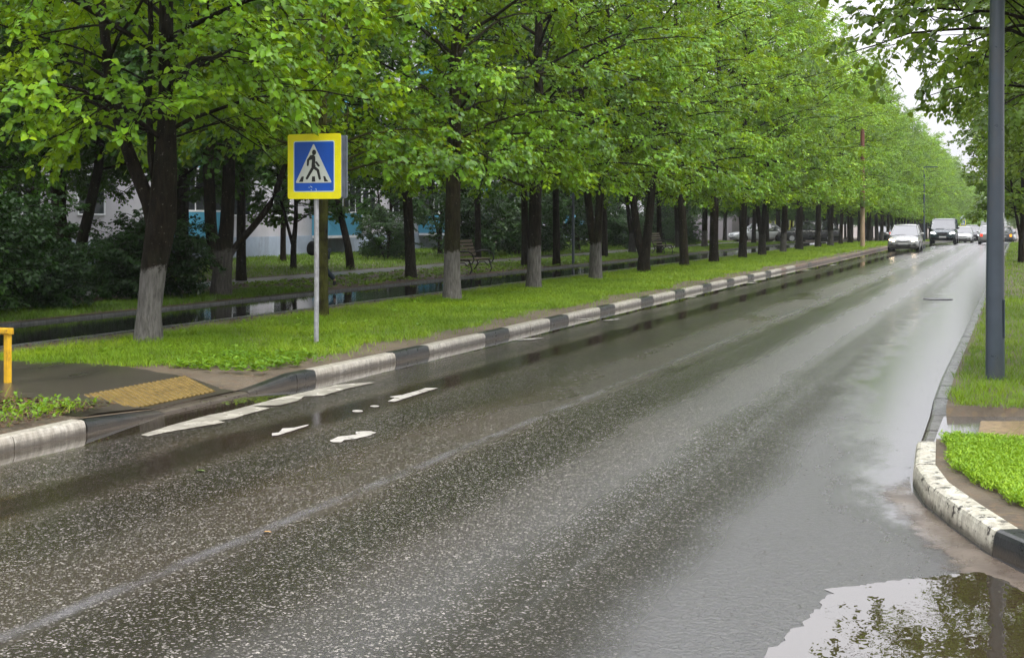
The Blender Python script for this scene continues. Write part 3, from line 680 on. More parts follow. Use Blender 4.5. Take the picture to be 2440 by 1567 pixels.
while y < 330:
    plant_tree(['rightb', 'right', 'e'][int(y) % 3], 1.0 + random.uniform(-.2, .5), y, random.uniform(0, 6.28),
               'leafy tree of the right hand row in the distance', 'distant trees of the right hand row', leaf='leaf_r', name='maple_tree', sc=random.uniform(.85, 1.0))
    y += random.uniform(5.5, 7)

# bushes
def bush_mesh(seed, r=1.3, h=1.9):
    st = []
    rg = random.Random(seed)
    for k in range(5):
        a = k * 1.26 + rg.uniform(-.3, .3); dx, dy = math.cos(a), math.sin(a)
        st.append([(dx * .08, dy * .08, -.05, .03), (dx * .3 * r, dy * .3 * r, h * .5, .018), (dx * .45 * r, dy * .45 * r, h, .006)])
    return tree_meshes(seed, st, crown_r=r, z_lo=.12, z_hi=h * 1.1, n1=20, n2=7, n3=5, n4=9, leaf=.075, zmin=.12, name='bush', twig_len=.3, wide=.55)
TV['bush1'] = bush_mesh(51); TV['bush2'] = bush_mesh(52, 1.5, 2.3)
for k, (x, y, s_, kd, lb) in enumerate([
        (-16.9, 17.4, .80, 'bush2', 'dense dark bush at the far left edge behind the wet walkway'),
        (-17.8, 19.6, .85, 'bush1', 'dark leafy bush left of the forked whitewashed lime'),
        (-17.2, 22.0, .45, 'bush2', 'dark bush around the foot of the twin trunked maple'),
        (-16.7, 22.7, .72, 'bush1', 'dark bush directly right of the forked whitewashed lime'),
        (-21.5, 24.9, .6, 'bush2', 'tall loose bush behind the many stemmed maple'),
        (-24.0, 31.5, .5, 'bush1', 'rounded bush on the lawn in front of the pale plinth'),
        (-24.0, 48.0, .7, 'bush2', 'leafy bush right of the leaning trunk near the building'),
        (-22.2, 52.8, 1.1, 'bush2', 'dense bush behind the nearer park bench'),
        (-21.6, 56.8, 1.2, 'bush2', 'wide bush right of the nearer park bench behind the footpath'),
        (-22.2, 61.5, 1.2, 'bush1', 'bush behind the lime with the yellow flower'),
        (-23.5, 75.0, 1.2, 'bush2', 'yellowish bush behind the dark v shaped lime'),
        (-20.6, 71.0, .8, 'bush2', 'low bush left of the farther park bench in the shade'),
        (-20.4, 83.5, .8, 'bush1', 'low shaded bush under the parked white car view'),
        (-16.6, 19.4, .5, 'bush1', 'low bush hugging the walkway edge at the far left'),
        (-23.0, 88.0, 1.2, 'bush1', 'bush right of the farther park bench on the far lawn')]):
    plant_tree(kd, x, y, k * 1.1, lb, 'bushes behind the walkway', leaf='bush', name='bush', cat='bush', sc=s_)

# ------------------------------------------------------------------ grass, weeds and litter
RG = np.random.default_rng(5)
def vnoise(x, y, f, seed=0):
    return (np.sin(x*f*1.3+seed)*np.cos(y*f*.9-seed*2)+np.sin((x+y)*f*.7+seed*3)*np.cos((x-y)*f*1.7+1)+.5*np.sin(x*f*3.1-1+seed)*np.sin(y*f*2.7+2))/2.5
def grass(name, n, x0, x1, y0, y1, h, w, m, label, maskf=None, z=.135, tall=0.0, ypow=1.0, lean=.45):
    x = RG.uniform(x0, x1, n); y = y0 + (y1 - y0) * RG.uniform(0, 1, n) ** ypow
    if maskf is not None:
        k = RG.uniform(0, 1, n) < maskf(x, y); x, y = x[k], y[k]
    N = len(x); pos = np.stack([x, y, z + gz(y)], 1)
    az = RG.uniform(0, 6.28, N); yd = np.stack([np.cos(az) * lean, np.sin(az) * lean, np.ones(N)], 1) + RG.normal(0, .12, (N, 3))
    nd = np.stack([np.cos(az), np.sin(az), -np.zeros(N)], 1)
    hh = h * RG.uniform(.5, 1.3, N) * (1 + .4 * vnoise(x, y, 1.7, 4)); hh *= np.where(RG.uniform(0, 1, N) < tall, 1.9, 1) * (.7 + .8 * np.clip(vnoise(x, y, 4.3, 6) + .3, 0, 1))
    sc = np.clip(y / 22, 1, 4)
    val = np.clip(RG.uniform(0, .75, N) + .3 * vnoise(x, y, .9, 2) + .3 * vnoise(x, y, 3.7, 5) + .10, 0, 1)
    V, F, A = scatter(pos, yd, nd, w * RG.uniform(.7, 1.3, N) * sc, hh, BLADE_T, BLADE_F, val)
    return tag(link(name, npmesh(name, V, F, False, A), M[m]), label, 'grass', kind='stuff')
def verge_mask(x, y):
    e = -(x - np.interp(y, [p[1] for p in KL], [p[0] for p in KL]))      # distance from kerb face
    bare = np.clip((e - .28 - .35 * (vnoise(x, y, 1.1, 1) + .5)) / .35, 0.03, 1)
    bare *= np.clip((4.45 - e) / .45 + .25 * vnoise(x, y, 2.5, 3), .05, 1)
    near_cross = np.clip((y - 12.1 - .5 * np.clip(9.6 + x, 0, 3) + .25 * vnoise(x, y, 3, 2)) / .45, 0, 1)
    return bare * near_cross * (.75 + .4 * vnoise(x, y, 2.2, 5) + .2)
grass('verge_grass', 230000, -12.15, -7.5, 12, 34, .085, .006, 'grass', 'bright green grass of the verge along the striped kerb', verge_mask, ypow=1.25)
grass('verge_grass', 150000, -12.15, -7.7, 34, 110, .10, .007, 'grass', 'bright green grass of the verge farther along the road', verge_mask, ypow=1.2)
grass('verge_grass', 30000, -12.15, -7.8, 110, 300, .11, .008, 'grass', 'far strip of grass beyond the silver hatchback', verge_mask, ypow=1.3)
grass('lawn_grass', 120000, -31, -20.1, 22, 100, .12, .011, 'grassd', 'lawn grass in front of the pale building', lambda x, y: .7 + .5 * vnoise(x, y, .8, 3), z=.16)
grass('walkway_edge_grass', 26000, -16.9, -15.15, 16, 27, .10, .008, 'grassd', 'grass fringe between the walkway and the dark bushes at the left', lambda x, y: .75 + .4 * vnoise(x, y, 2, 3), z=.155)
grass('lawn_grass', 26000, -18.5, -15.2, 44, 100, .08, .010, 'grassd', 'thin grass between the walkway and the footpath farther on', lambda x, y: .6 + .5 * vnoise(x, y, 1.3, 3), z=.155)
def rmask(x, y):
    e = x - np.interp(y, [p[1] for p in KR][::-1], [p[0] for p in KR][::-1])
    return np.clip((e - .14 - .08 * vnoise(x, y, 4, 2)) / .1, 0, 1) * np.clip((y - 12.4) / .15, 0, 1) * (.85 + .3 * vnoise(x, y, 2.1, 8))
grass('verge_grass', 90000, -.7, 3.2, 12.35, 30, .085, .005, 'grass', 'grass on the right around the grey lamp column', rmask, z=.13, tall=.05, ypow=1.4)
grass('verge_grass', 30000, -.7, 3.0, 30, 110, .10, .007, 'grass', 'grass at the right edge beyond the grey lamp column', rmask, z=.13, tall=.03, ypow=1.3)
# low leafy ground cover: small rosettes
def weeds(name, n, area, leafn, size, h, m, label, cat, z=.14, rise=.5, w=.6):
    xs = []; 
    x = RG.uniform(area[0], area[1], n); y = RG.uniform(area[2], area[3], n)
    if len(area) > 4:
        k = RG.uniform(0, 1, n) < area[4](x, y); x, y = x[k], y[k]
    N = len(x); az = RG.uniform(0, 6.28, (N, leafn)); L = size * RG.uniform(.6, 1.3, (N, 1)) * RG.uniform(.7, 1.2, (N, leafn))
    up = rise * RG.uniform(.3, 1.5, (N, leafn)); yd = np.stack([np.cos(az), np.sin(az), up], -1)
    hh = RG.uniform(0, h, (N, leafn))
    pos = np.stack([x[:, None] + .25 * L * np.cos(az), y[:, None] + .25 * L * np.sin(az), z + gz(y)[:, None] + hh], -1)
    nd = np.zeros_like(yd); nd[..., 2] = 1; nd += RG.normal(0, .25, nd.shape)
    val = np.clip(RG.uniform(0, .5, (N, 1)) + RG.uniform(0, .5, (N, leafn)), 0, 1)
    L = L.reshape(-1); V, F, A = scatter(pos.reshape(-1, 3), yd.reshape(-1, 3), nd.reshape(-1, 3), L * w, L, LEAF_T, LEAF_F, val.reshape(-1))
    return tag(link(name, npmesh(name, V, F, False, A), M[m]), label, cat, kind='stuff')
cm_ = lambda x, y: np.clip(1.2 - np.hypot((x + 8.35) / .75, (y - 13.0) / 1.1), 0, 1)
weeds('verge_weeds', 700, (-9.3, -7.62, 12.2, 14.6, cm_), 10, .05, .06, 'weed', 'yellow green clump of weeds at the kerb ramp below the sign post', 'weeds')
weeds('verge_weeds', 2600, (-11.6, -7.8, 12.6, 60, lambda x, y: .25 * verge_mask(x, y) + .06), 8, .055, .06, 'weed', 'scattered dandelion and plantain leaves in the verge grass', 'weeds')
cn_ = lambda x, y: np.clip((-7.52 - x) / .2, 0, 1) * np.clip((9.75 - y + .35 * vnoise(x, y, 3, 1)) / .4, 0, 1) * (.55 + .6 * vnoise(x, y, 2.5, 7))
weeds('corner_weeds', 900, (-10.4, -7.5, 6.4, 9.6, cn_), 7, .045, .10, 'weed', 'leafy weeds on the soil corner by the yellow railing', 'weeds', rise=.8)
grass('corner_grass', 6000, -10.6, -7.55, 6.4, 9.75, .13, .006, 'grass', 'thin grass tufts on the soil corner by the yellow railing', cn_, tall=.12, lean=.7)
rc = lambda x, y: np.clip((x - np.interp(y, [p[1] for p in KR][::-1], [p[0] for p in KR][::-1]) - np.interp(y, [7, 8, 9.3, 10.4], [.42, .34, .24, .17]) + .05 * vnoise(x, y, 7, 3)) / .1, 0, 1) * np.clip((10.5 - y) / .1, 0, 1) * np.clip(.55 + (y - 7.2) * .35 + .8 * vnoise(x, y, 5, 4), .1, 1)
weeds('corner_ground_cover', 30000, (-.65, 1.7, 6.6, 10.55, rc), 9, .021, .06, 'weed', 'bright green low ground cover on the right corner inside the curved kerb', 'ground cover', z=.145, rise=.9, w=.45)
grass('corner_grass', 3200, -.6, 1.6, 8.7, 10.5, .11, .005, 'grass', 'fine grass at the back of the right corner patch', rc, tall=.1, lean=.7)
def litter(name, n, area, size, label, m='litter', z=.152, flat=1.):
    x = RG.uniform(area[0], area[1], n); y = RG.uniform(area[2], area[3], n)
    if len(area) > 4:
        k = RG.uniform(0, 1, n) < area[4](x, y); x, y = x[k], y[k]
    N = len(x); az = RG.uniform(0, 6.28, N); yd = np.stack([np.cos(az), np.sin(az), RG.uniform(-.02, .25, N) * flat], 1)
    nd = np.stack([RG.normal(0, .2, N) * flat, RG.normal(0, .2, N) * flat, np.ones(N)], 1); L = size * RG.uniform(.5, 1.3, N)
    V, F, A = scatter(np.stack([x, y, z + gz(y)], 1), yd, nd, L * .8, L, LEAF_T, LEAF_F, RG.uniform(0, 1, N))
    return tag(link(name, npmesh(name, V, F, False, A), M[m]), label, 'leaf litter', kind='stuff')
litter('leaf_litter', 5200, (-10.6, -7.5, 6.4, 9.7), .045, 'brown dead leaves on the soil corner by the yellow railing', z=.158)
litter('leaf_litter', 9000, (-18.5, -15.15, 20, 60), .06, 'dead leaves on the dirt strip behind the walkway', z=.16)
litter('leaf_litter', 2500, (-12.2, -10.6, 13, 40), .05, 'dead leaves along the walkway edge under the limes')
litter('leaf_litter', 2600, (-.6, .9, 6.8, 10.3, rc), .03, 'brown leaf litter under the right corner ground cover', z=.142)
weeds('ivy_ground_cover', 3200, (-18.4, -15.2, 27, 60, lambda x, y: .5 + .6 * vnoise(x, y, 1.4, 9)), 7, .07, .04, 'grassd', 'low leafy ground cover along the walkway by the benches', 'ground cover', z=.16)

# ------------------------------------------------------------------ puddle, silt and markings
FP = 3136.
def G(px, py, z=0.0):                            # survey of the ground: pixel of the photograph -> place on the ground
    k = (1.8 - z) / (py - 523.); X = (px - 1220) * k; Zd = FP * k
    return X * CC - Zd * SS, X * SS + Zd * CC
def jag(pts, amp, seed, n=14):
    rg = random.Random(seed); out = []
    for i in range(len(pts)):
        a = pts[i]; b = pts[(i + 1) % len(pts)]; L = math.dist(a, b); k = max(1, min(n, int(L / max(.012, amp * 1.2))))
        for j in range(k):
            u = j / k; q = amp if j else amp * .3
            out.append((a[0] + (b[0]-a[0])*u + rg.gauss(0, q * .5), a[1] + (b[1]-a[1])*u + rg.gauss(0, q * .5)))
    return out
def flat(name, poly, z, m, kind=None, label=None, cat=None, group=None):
    b = MB(); b.add([(x, y, z) for x, y in poly], [tuple(range(len(poly)))]); me = bpy.data.meshes.new(name)
    me.from_pydata(b.v, [], b.f)
    import bmesh
    bm = bmesh.new(); bm.from_mesh(me); bmesh.ops.triangulate(bm, faces=bm.faces[:]); 
    bm.normal_update()
    for f in bm.faces:
        if f.normal.z < 0: f.normal_flip()
    bm.to_mesh(me); bm.free()
    return tag(link(name, me, m), label, cat, group, kind)
t = NT('puddle_water'); rip = t.noise(7, 3, (1, .5, 1))
t.set(Base_Color=t.mix(t.noise(2.5, 4), (.036, .026, .014), (.022, .017, .010)), Roughness=.012, IOR=2.3, Normal=t.bump(rip, .004, .35)); M['puddle'] = t.m
t = NT('silt'); X_, Y_, Z_ = xy(t)
t.set(Base_Color=t.mix(t.mr(t.noise(5, 6), .35, .65), (.07, .054, .042), (.115, .092, .072)), Roughness=t.mr(t.noise(3, 5), .4, .6, .12, .4), IOR=1.5, Normal=t.bump(t.noise(50, 4), .003, .6)); M['silt'] = t.m
pud = [G(1700, 1640), G(1821, 1567), G(1920, 1475), G(1987, 1401), G(2050, 1395), G(2115, 1385), G(2226, 1374), G(2333, 1363), G(2400, 1385), G(2450, 1420), (.25, 6.55), (.8, 5.9), (1.2, 4.6), (.3, 3.9), (-.6, 4.1)]
flat('puddle', jag(pud, .022, 3), .003, M['puddle'], 'structure')
silt_big = [(-.74, 10.0), (-1.1, 9.9), (-1.3, 9.0), (-1.0, 7.8), (-.6, 7.0), (.2, 6.3), (.36, 6.75), (.17, 6.93), (.0, 7.21), (-.18, 7.56), (-.38, 8.1), (-.57, 8.66), (-.67, 9.1), (-.715, 9.55)]
silt = [G(2165, 1120), G(2150, 1180), G(2185, 1260), G(2240, 1330), G(2300, 1352), G(2360, 1372), G(2445, 1425), (.32, 6.8), (.17, 6.93), (.0, 7.21), (-.18, 7.56), (-.38, 8.1), (-.57, 8.66), (-.67, 9.1), (-.715, 9.55)]
q = M['silt'].node_tree; pr = next(n for n in q.nodes if n.type == 'BSDF_PRINCIPLED'); S = t
dd = t.math('ADD', t.math('MULTIPLY', t.math('ADD', X_, .71), -.957), t.math('MULTIPLY', t.math('SUBTRACT', Y_, 9.6), -.29))
dd = t.math('ADD', dd, t.math('MULTIPLY', t.math('SUBTRACT', t.noise(9, 8, rough=.7), .5), .34))
dd = t.math('ADD', dd, t.mr(Y_, 8.9, 9.75, 0, .45))
dd = t.math('ADD', dd, t.math('MULTIPLY', t.math('SUBTRACT', t.noise(2.2, 3), .5), .2))
t.set(Alpha=t.mr(dd, .26, .40, 1, 0, True))
flat('silt', silt_big, .0015, M['silt'], 'structure')
Gm = 'patches of worn white road paint'
m1 = [G(335, 1037), G(400, 1016), G(500, 989), G(535, 983), G(667, 948), G(800, 918), G(880, 911), G(893, 912), G(850, 921), G(820, 928), G(770, 943), G(725, 945), G(710, 955), G(667, 966), G(640, 967), G(600, 968), G(643, 973), G(580, 990), G(560, 997), G(520, 1003), G(537, 1006), G(515, 1011), G(433, 1024), G(400, 1030), G(352, 1040)]
flat('road_marking', jag(m1, .005, 7, 5), .006, M['mark_wet'], None, 'long ragged white painted strip on the road by the kerb ramp', 'road marking', Gm)
flat('road_marking', jag([G(648, 1033), G(665, 1031), G(672, 1022), G(700, 1020), G(737, 1012), G(728, 1017), G(690, 1029), G(662, 1038), G(648, 1039)], .006, 8, 4), .006, M['mark'], None, 'small white paint patch right of the long strip', 'road marking', Gm)
flat('road_marking', jag([G(786, 1050), G(806, 1041), G(850, 1036), G(848, 1029), G(880, 1028), G(897, 1031), G(885, 1037), G(850, 1046), G(820, 1049), G(812, 1055), G(790, 1054)], .006, 9, 4), .006, M['mark'], None, 'irregular white paint patch nearest the camera', 'road marking', Gm)
flat('road_marking', jag([G(924, 957), G(940, 949), G(928, 946), G(960, 941), G(1000, 930), G(1015, 925), G(1044, 925), G(1020, 932), G(980, 945), G(940, 958)], .006, 10, 4), .006, M['mark'], None, 'slim white paint patch farthest to the right, pointing up the road', 'road marking', Gm)
def oval(cx, cy, rx, ry, n=14): return [G(cx + rx * math.cos(k * 2 * math.pi / n), cy + ry * math.sin(k * 2 * math.pi / n)) for k in range(n)]
flat('road_marking', oval(852, 980, 13, 2.6), .006, M['mark'], None, 'tiny white paint oval, the left one of two dots', 'road marking', Gm)
flat('road_marking', oval(893, 968.5, 11, 2.0), .006, M['mark'], None, 'tiny white paint oval, the right one of two dots', 'road marking', Gm)
far = [(1395, 760, 30, 2), (1455, 762, 24, 2), (1650, 707, 14, 1.6), (1790, 674, 16, 1.5), (1815, 666, 12, 1.3), (1920, 644, 14, 1.2), (1985, 631, 10, 1.2), (2014, 618, 9, 1.1), (1258, 808, 38, 3)]
for (a, b, c_, d_) in far:
    flat('road_marking', jag([G(a - c_, b + d_), G(a, b - d_ * .4), G(a + c_, b - d_), G(a + c_ * .2, b + d_ * .6)], .01, int(a), 4), .006, M['mark'], None, 'faint sliver of white road paint near the striped kerb farther on', 'road marking', 'slivers of white paint along the kerb')
# bits on the wet road
t = NT('dark_bits'); t.set(Base_Color=t.mix(t.noise(4, 2), (.02, .014, .01), (.05, .035, .02)), Roughness=.5); M['bits'] = t.m
litter('road_debris', 420, (-2.6, -.85, 5.8, 24, lambda x, y: np.clip((x + 2.6) / 1.7, .1, 1)), .015, 'small dark twigs and bits on the wet road by the right kerb', 'bits', z=.006, flat=.6)
litter('road_debris', 160, (-.75, .1, 6.8, 9.5, lambda x, y: (x < np.interp(y, [p[1] for p in KR][::-1], [p[0] for p in KR][::-1]) - .03) * 1.), .012, 'dark bits washed up on the silt at the curved kerb', 'bits', z=.01, flat=.6)
def fallen(px, py, size, col, label):
    x, y = G(px, py); t = NT('fallen_leaf'); t.set(Base_Color=t.mix(t.noise(20, 3), col, tuple(c_ * .7 for c_ in col)), Roughness=.5)
    yd = np.array([[1, .4, .05]]); nd = np.array([[.1, .2, 1.]])
    V, F, A = scatter(np.zeros((1, 3)), yd, nd, np.array([size * .9]), np.array([size]), LEAF_T, LEAF_F, np.array([.5]))
    o = link('fallen_leaf', npmesh('fallen_leaf', V, F), t.m); o.location = (x, y, .008); tag(o, label, 'leaf', 'leaves fallen on the road')
fallen(466, 1124, .07, (.22, .34, .08), 'pale green fallen leaf on the left lane')
fallen(628, 1270, .045, (.75, .42, .15), 'orange fallen leaf beside the centre seam of the road')
x_, y_ = G(2235, 713)
b = MB(); b.prism([(.32 * math.cos(a * math.pi / 12), .32 * math.sin(a * math.pi / 12)) for a in range(24)], 0, .012)
o = b.build('manhole_cover', M['iron']); o.location = (x_, y_, .002); tag(o, 'dark round manhole cover in the right lane', 'manhole cover')

# ------------------------------------------------------------------ pedestrian crossing sign
def rrect(w, h, r, n=5):
    P = []
    for cx, cy, a0 in ((w/2-r, h/2-r, 0), (-w/2+r, h/2-r, 90), (-w/2+r, -h/2+r, 180), (w/2-r, -h/2+r, 270)):
        for k in range(n + 1):
            a = R(a0 + 90 * k / n); P.append((cx + r * math.cos(a), cy + r * math.sin(a)))
    return P
def plate(mb, poly, y0, y1, m=0):               # polygon in x,z extruded from y0 (front) to y1 (back)
    n = len(poly)
    mb.add([(x, y0, z) for x, z in poly] + [(x, y1, z) for x, z in poly],
           [tuple(range(n)), tuple(reversed(range(n, 2*n)))] + [(i, n+i, n+(i+1) % n, (i+1) % n) for i in range(n)], m)
def capsule(a, b, r0, r1, n=7):
    ax, ay = a; bx, by = b; th = math.atan2(by - ay, bx - ax)
    return [(ax + r0 * math.cos(th + math.pi/2 + math.pi*k/n), ay + r0 * math.sin(th + math.pi/2 + math.pi*k/n)) for k in range(n+1)] + \
           [(bx + r1 * math.cos(th - math.pi/2 + math.pi*k/n), by + r1 * math.sin(th - math.pi/2 + math.pi*k/n)) for k in range(n+1)]
def ped_sign(root, y0, zc, Wd=.81, Hd=.865, detail=True):
    """front at local -Y; x right, z up; symbol walks to the right as in the photograph"""
    b = MB(); plate(b, rrect(Wd, Hd, .035), y0, y0 + .012); o = b.build('yellow_board', M['s_yel'], root, xf=Matrix.Translation((0, 0, zc)))
    b = MB(); plate(b, rrect(.626, .68, .03), y0 - .0015, y0 + .001); b.build('pale_border', M['s_edge'], root, xf=Matrix.Translation((0, 0, zc)))
    b = MB(); plate(b, rrect(.600, .652, .022), y0 - .003, y0); b.build('blue_panel', M['s_blue'], root, xf=Matrix.Translation((0, 0, zc)))
    s = .865 / 1095.; cxp, cyp = 665, 812        # symbol measured on the photograph's own sign
    kx_ = .81 / 895.
    q = lambda x, y: ((x - cxp) * kx_, -(y - cyp) * s)
    tri = []
    for (x, y), r in (((660, 425), 22), ((352, 1088), 22), ((968, 1088), 22)): tri.append((x, y, r))
    P = []
    for i in range(3):
        x, y, r = tri[i]; px_, py_, _ = tri[i-1]; nx_, ny_, _ = tri[(i+1) % 3]
        v1 = Vector((px_-x, py_-y)).normalized() * r * 1.3; v2 = Vector((nx_-x, ny_-y)).normalized() * r * 1.3
        for u in (0, .25, .5, .75, 1):
            P.append(q(x + v1.x*(1-u)**2 + v2.x*u*u, y + v1.y*(1-u)**2 + v2.y*u*u))
    b = MB(); plate(b, P, y0 - .0045, y0 - .002); b.build('white_triangle', M['s_white'], root, xf=Matrix.Translation((0, 0, zc)))
    if not detail: return
    b = MB(); yA, yB = y0 - .006, y0 - .004
    def cap(a, c_, r0, r1): plate(b, [q(*p) for p in capsule(a, c_, r0, r1)], cap.y - .0002, yB); cap.y -= .0002
    cap.y = yA
    plate(b, [q(670 + 35 * math.cos(k * math.pi / 10), 578 + 46 * math.sin(k * math.pi / 10)) for k in range(20)], yA, yB)
    plate(b, [q(*p) for p in [(640, 615), (672, 628), (690, 650), (692, 700), (685, 780), (700, 805), (660, 830), (630, 815), (626, 790), (636, 700), (600, 705), (590, 668)]], yA - .0001, yB)
    cap((622, 645), (572, 705), 24, 19); cap((570, 705), (563, 790), 19, 16)
    cap((706, 745), (748, 803), 17, 17)
    cap((650, 812), (735, 880), 26, 22); cap((735, 880), (766, 1020), 22, 19)
    cap((640, 850), (549, 1012), 24, 20)
    b.build('walking_figure', M['s_black'], root, xf=Matrix.Translation((0, 0, zc)))
    for P in ([(460, 980), (498, 980), (482, 1070), (412, 1070)], [(636, 980), (684, 980), (692, 1070), (630, 1070)],
              [(824, 980), (858, 980), (868, 1010), (880, 1035), (893, 1045), (912, 1070), (842, 1070)]):
        b = MB(); plate(b, [q(*p) for p in P], yA, yB); b.build('crossing_stripe', M['s_black'], root, xf=Matrix.Translation((0, 0, zc)))
    b = MB()
    for p in ((610, 1140, 640, 1165), (575, 1160, 600, 1163), (700, 1180, 712, 1215), (618, 1195, 632, 1215)):
        plate(b, [q(p[0], p[1]), q(p[2], p[3]), q(p[2] - 5, p[3] + 6), q(p[0] - 6, p[1] + 5)], y0 - .0045, y0 - .0025)
    b.build('scratches', M['s_edge'], root, xf=Matrix.Translation((0, 0, zc)))
vr = math.atan2(-8.75, 15.43)                    # bearing of the sign
rt = empty('pedestrian_sign', (-8.75, 15.43, .12), R(-1))
tag(rt, 'yellow bordered blue pedestrian crossing sign on a grey post', 'road sign')
b = MB(); b.tube([(0, 0, -.1), (.004, .0, 1.0), (.0, 0, 2.70)], .033, 16); b.build('post', M['metal'], rt)
sg = bpy.data.objects.new('x', None)
zc = 2.385
ped_sign(rt, -.06, zc)
b = MB(); plate(b, rrect(.80, .855, .035), -.047, -.03); b.build('backing_board', M['plate'], rt, xf=Matrix.Translation((0, 0, zc)))
b = MB(); plate(b, rrect(.81, .84, .03), .085, .11); b.build('rear_board', M['plate'], rt, xf=Matrix.Translation((.01, 0, zc - .005)))
for x, y0_, y1_, m_ in ((.335, -.028, .083, 'gap_shade'), (.36, -.012, .012, 'plate'), (.36, .045, .065, 'plate')):
    b = MB(); b.box(x, x + .03, y0_, y1_, -.405, .405); b.build('rib_and_gap_shade', M[m_], rt, xf=Matrix.Translation((0, 0, zc)))  # first strip paints the shaded gap dark, the other two are rims
for z_ in (.26, -.26):
    b = MB(); b.box(-.34, .34, -.0295, -.012, z_ - .02, z_ + .02); b.build('bracket', M['metal'], rt, xf=Matrix.Translation((0, 0, zc)))

# far crossing sign beyond the traffic
yf = 208.; zf_ = float(gz(yf)) + .12
rt = empty('pedestrian_sign', (-7.95, yf, zf_), TH * .3)
tag(rt, 'distant pedestrian crossing sign above the white van', 'road sign')
b = MB(); b.tube([(0, .1, -.1), (0, .1, 3.5)], .04, 8); b.build('post', M['metal'], rt)
ped_sign(rt, -.02, 2.5, detail=False)
b = MB(); b.add([(-.42, 0, 3.0), (.42, 0, 3.0), (.2, .5, 3.55), (-.2, .5, 3.55), (-.42, .03, 2.98), (.42, .03, 2.98), (.2, .53, 3.53), (-.2, .53, 3.53)],
                  [(0, 1, 2, 3), (7, 6, 5, 4), (0, 4, 5, 1), (1, 5, 6, 2), (2, 6, 7, 3), (3, 7, 4, 0)]); b.build('solar_panel', M['plate'], rt)

# ------------------------------------------------------------------ lamp column, poles, park lamps
rt = empty('street_lamp', (-.24, 14.63, .12)); tag(rt, 'slate grey lamp column standing in the grass at the right', 'street lamp')
b = MB(); b.tube([(0, 0, -.1), (0, 0, 1.0), (.012, .006, 3.0), (.03, .012, 5.0), (.05, .02, 8.4)], [.096, .092, .078, .068, .05], 28); b.build('column', M['lamp'], rt)
b = MB(); b.tube([(.05, .02, 8.3), (0, .02, 8.6), (-.5, .02, 8.75), (-1.2, .02, 8.8)], .03, 10); b.build('arm', M['lamp'], rt)
b = MB(); b.box(-1.75, -1.15, -.12, .16, 8.76, 8.84); b.build('luminaire', M['lamp'], rt, bevel=.02)
b = MB(); b.box(.083, .0965, -.06, .06, .45, .85); b.build('hatch_door', M['lamp'], rt, bevel=.004)
b = MB()
for px_, zz in ((.0, 2.10), (.012, 2.075), (.024, 2.11), (.03, 2.06)):
    b.tube([(.055 + px_, -.062 + px_ * .9, zz - .42), (.058 + px_, -.060 + px_ * .9, zz - .36)], .003, 5)
b.build('paint_mark', M['s_white'], rt)
def far_pole(name, x, y, segs, label, cat):
    rt = empty(name, (x, y, float(gz(y)) + .1)); tag(rt, label, cat)
    for nm, z0, z1, r0, r1, m in segs:
        b = MB(); b.tube([(0, 0, z0), (0, 0, z1)], [r0, r1], 12); b.build(nm, m, rt)
    return rt
far_pole('utility_pole', -8.8, 81.2, [('base_section', -.1, 2.35, .14, .13, M['beige']), ('upper_section', 2.35, 7.2, .13, .12, M['rust'])], 'tall pole, rusty brown above and beige below, in front of the limes', 'pole')
for x, y, lb in ((-15.3, 45.9, 'thin dark park lamp post at the walkway between the whitewashed limes'), (-12.0, 54.2, 'thin dark park lamp post touching a lime trunk near the parked white car')):
    rt = far_pole('park_lamp', x, y, [('post', -.1, 4.4, .055, .04, M['lamp'])], lb, 'lamp post'); rt['group'] = 'park lamps along the walkway'
    b = MB(); b.tube([(0, 0, 4.3), (0, 0, 4.4), (0, 0, 4.75), (0, 0, 4.85)], [.08, .14, .2, .03], 12); b.build('lamp_head', M['lamp'], rt)
rt = far_pole('street_lamp', -8.3, 128, [('column', -.1, 7, .1, .07, M['lamp'])], 'distant dark street lamp above the silver hatchback', 'street lamp')
b = MB(); b.box(-.1, 1.2, -.1, .1, 6.9, 7.0); b.build('arm', M['lamp'], rt)

# yellow railing at the left edge
rt = empty('railing', (-9.62, 10.66, .13), R(178) + .0); tag(rt, 'low rusty yellow metal railing at the left edge of the picture', 'railing')
b = MB(); b.box(-.028, .028, -.028, .028, -.15, .50); b.build('post', M['rail'], rt, bevel=.004)
b = MB(); b.box(1.55, 1.606, -.028, .028, -.15, .50); b.build('post', M['rail'], rt, bevel=.004)
b = MB(); b.box(-.05, 1.64, -.034, .034, .50, .565); b.box(-.05, 1.64, .036, .07, .515, .56); b.build('top_bar', M['rail'], rt, bevel=.005)

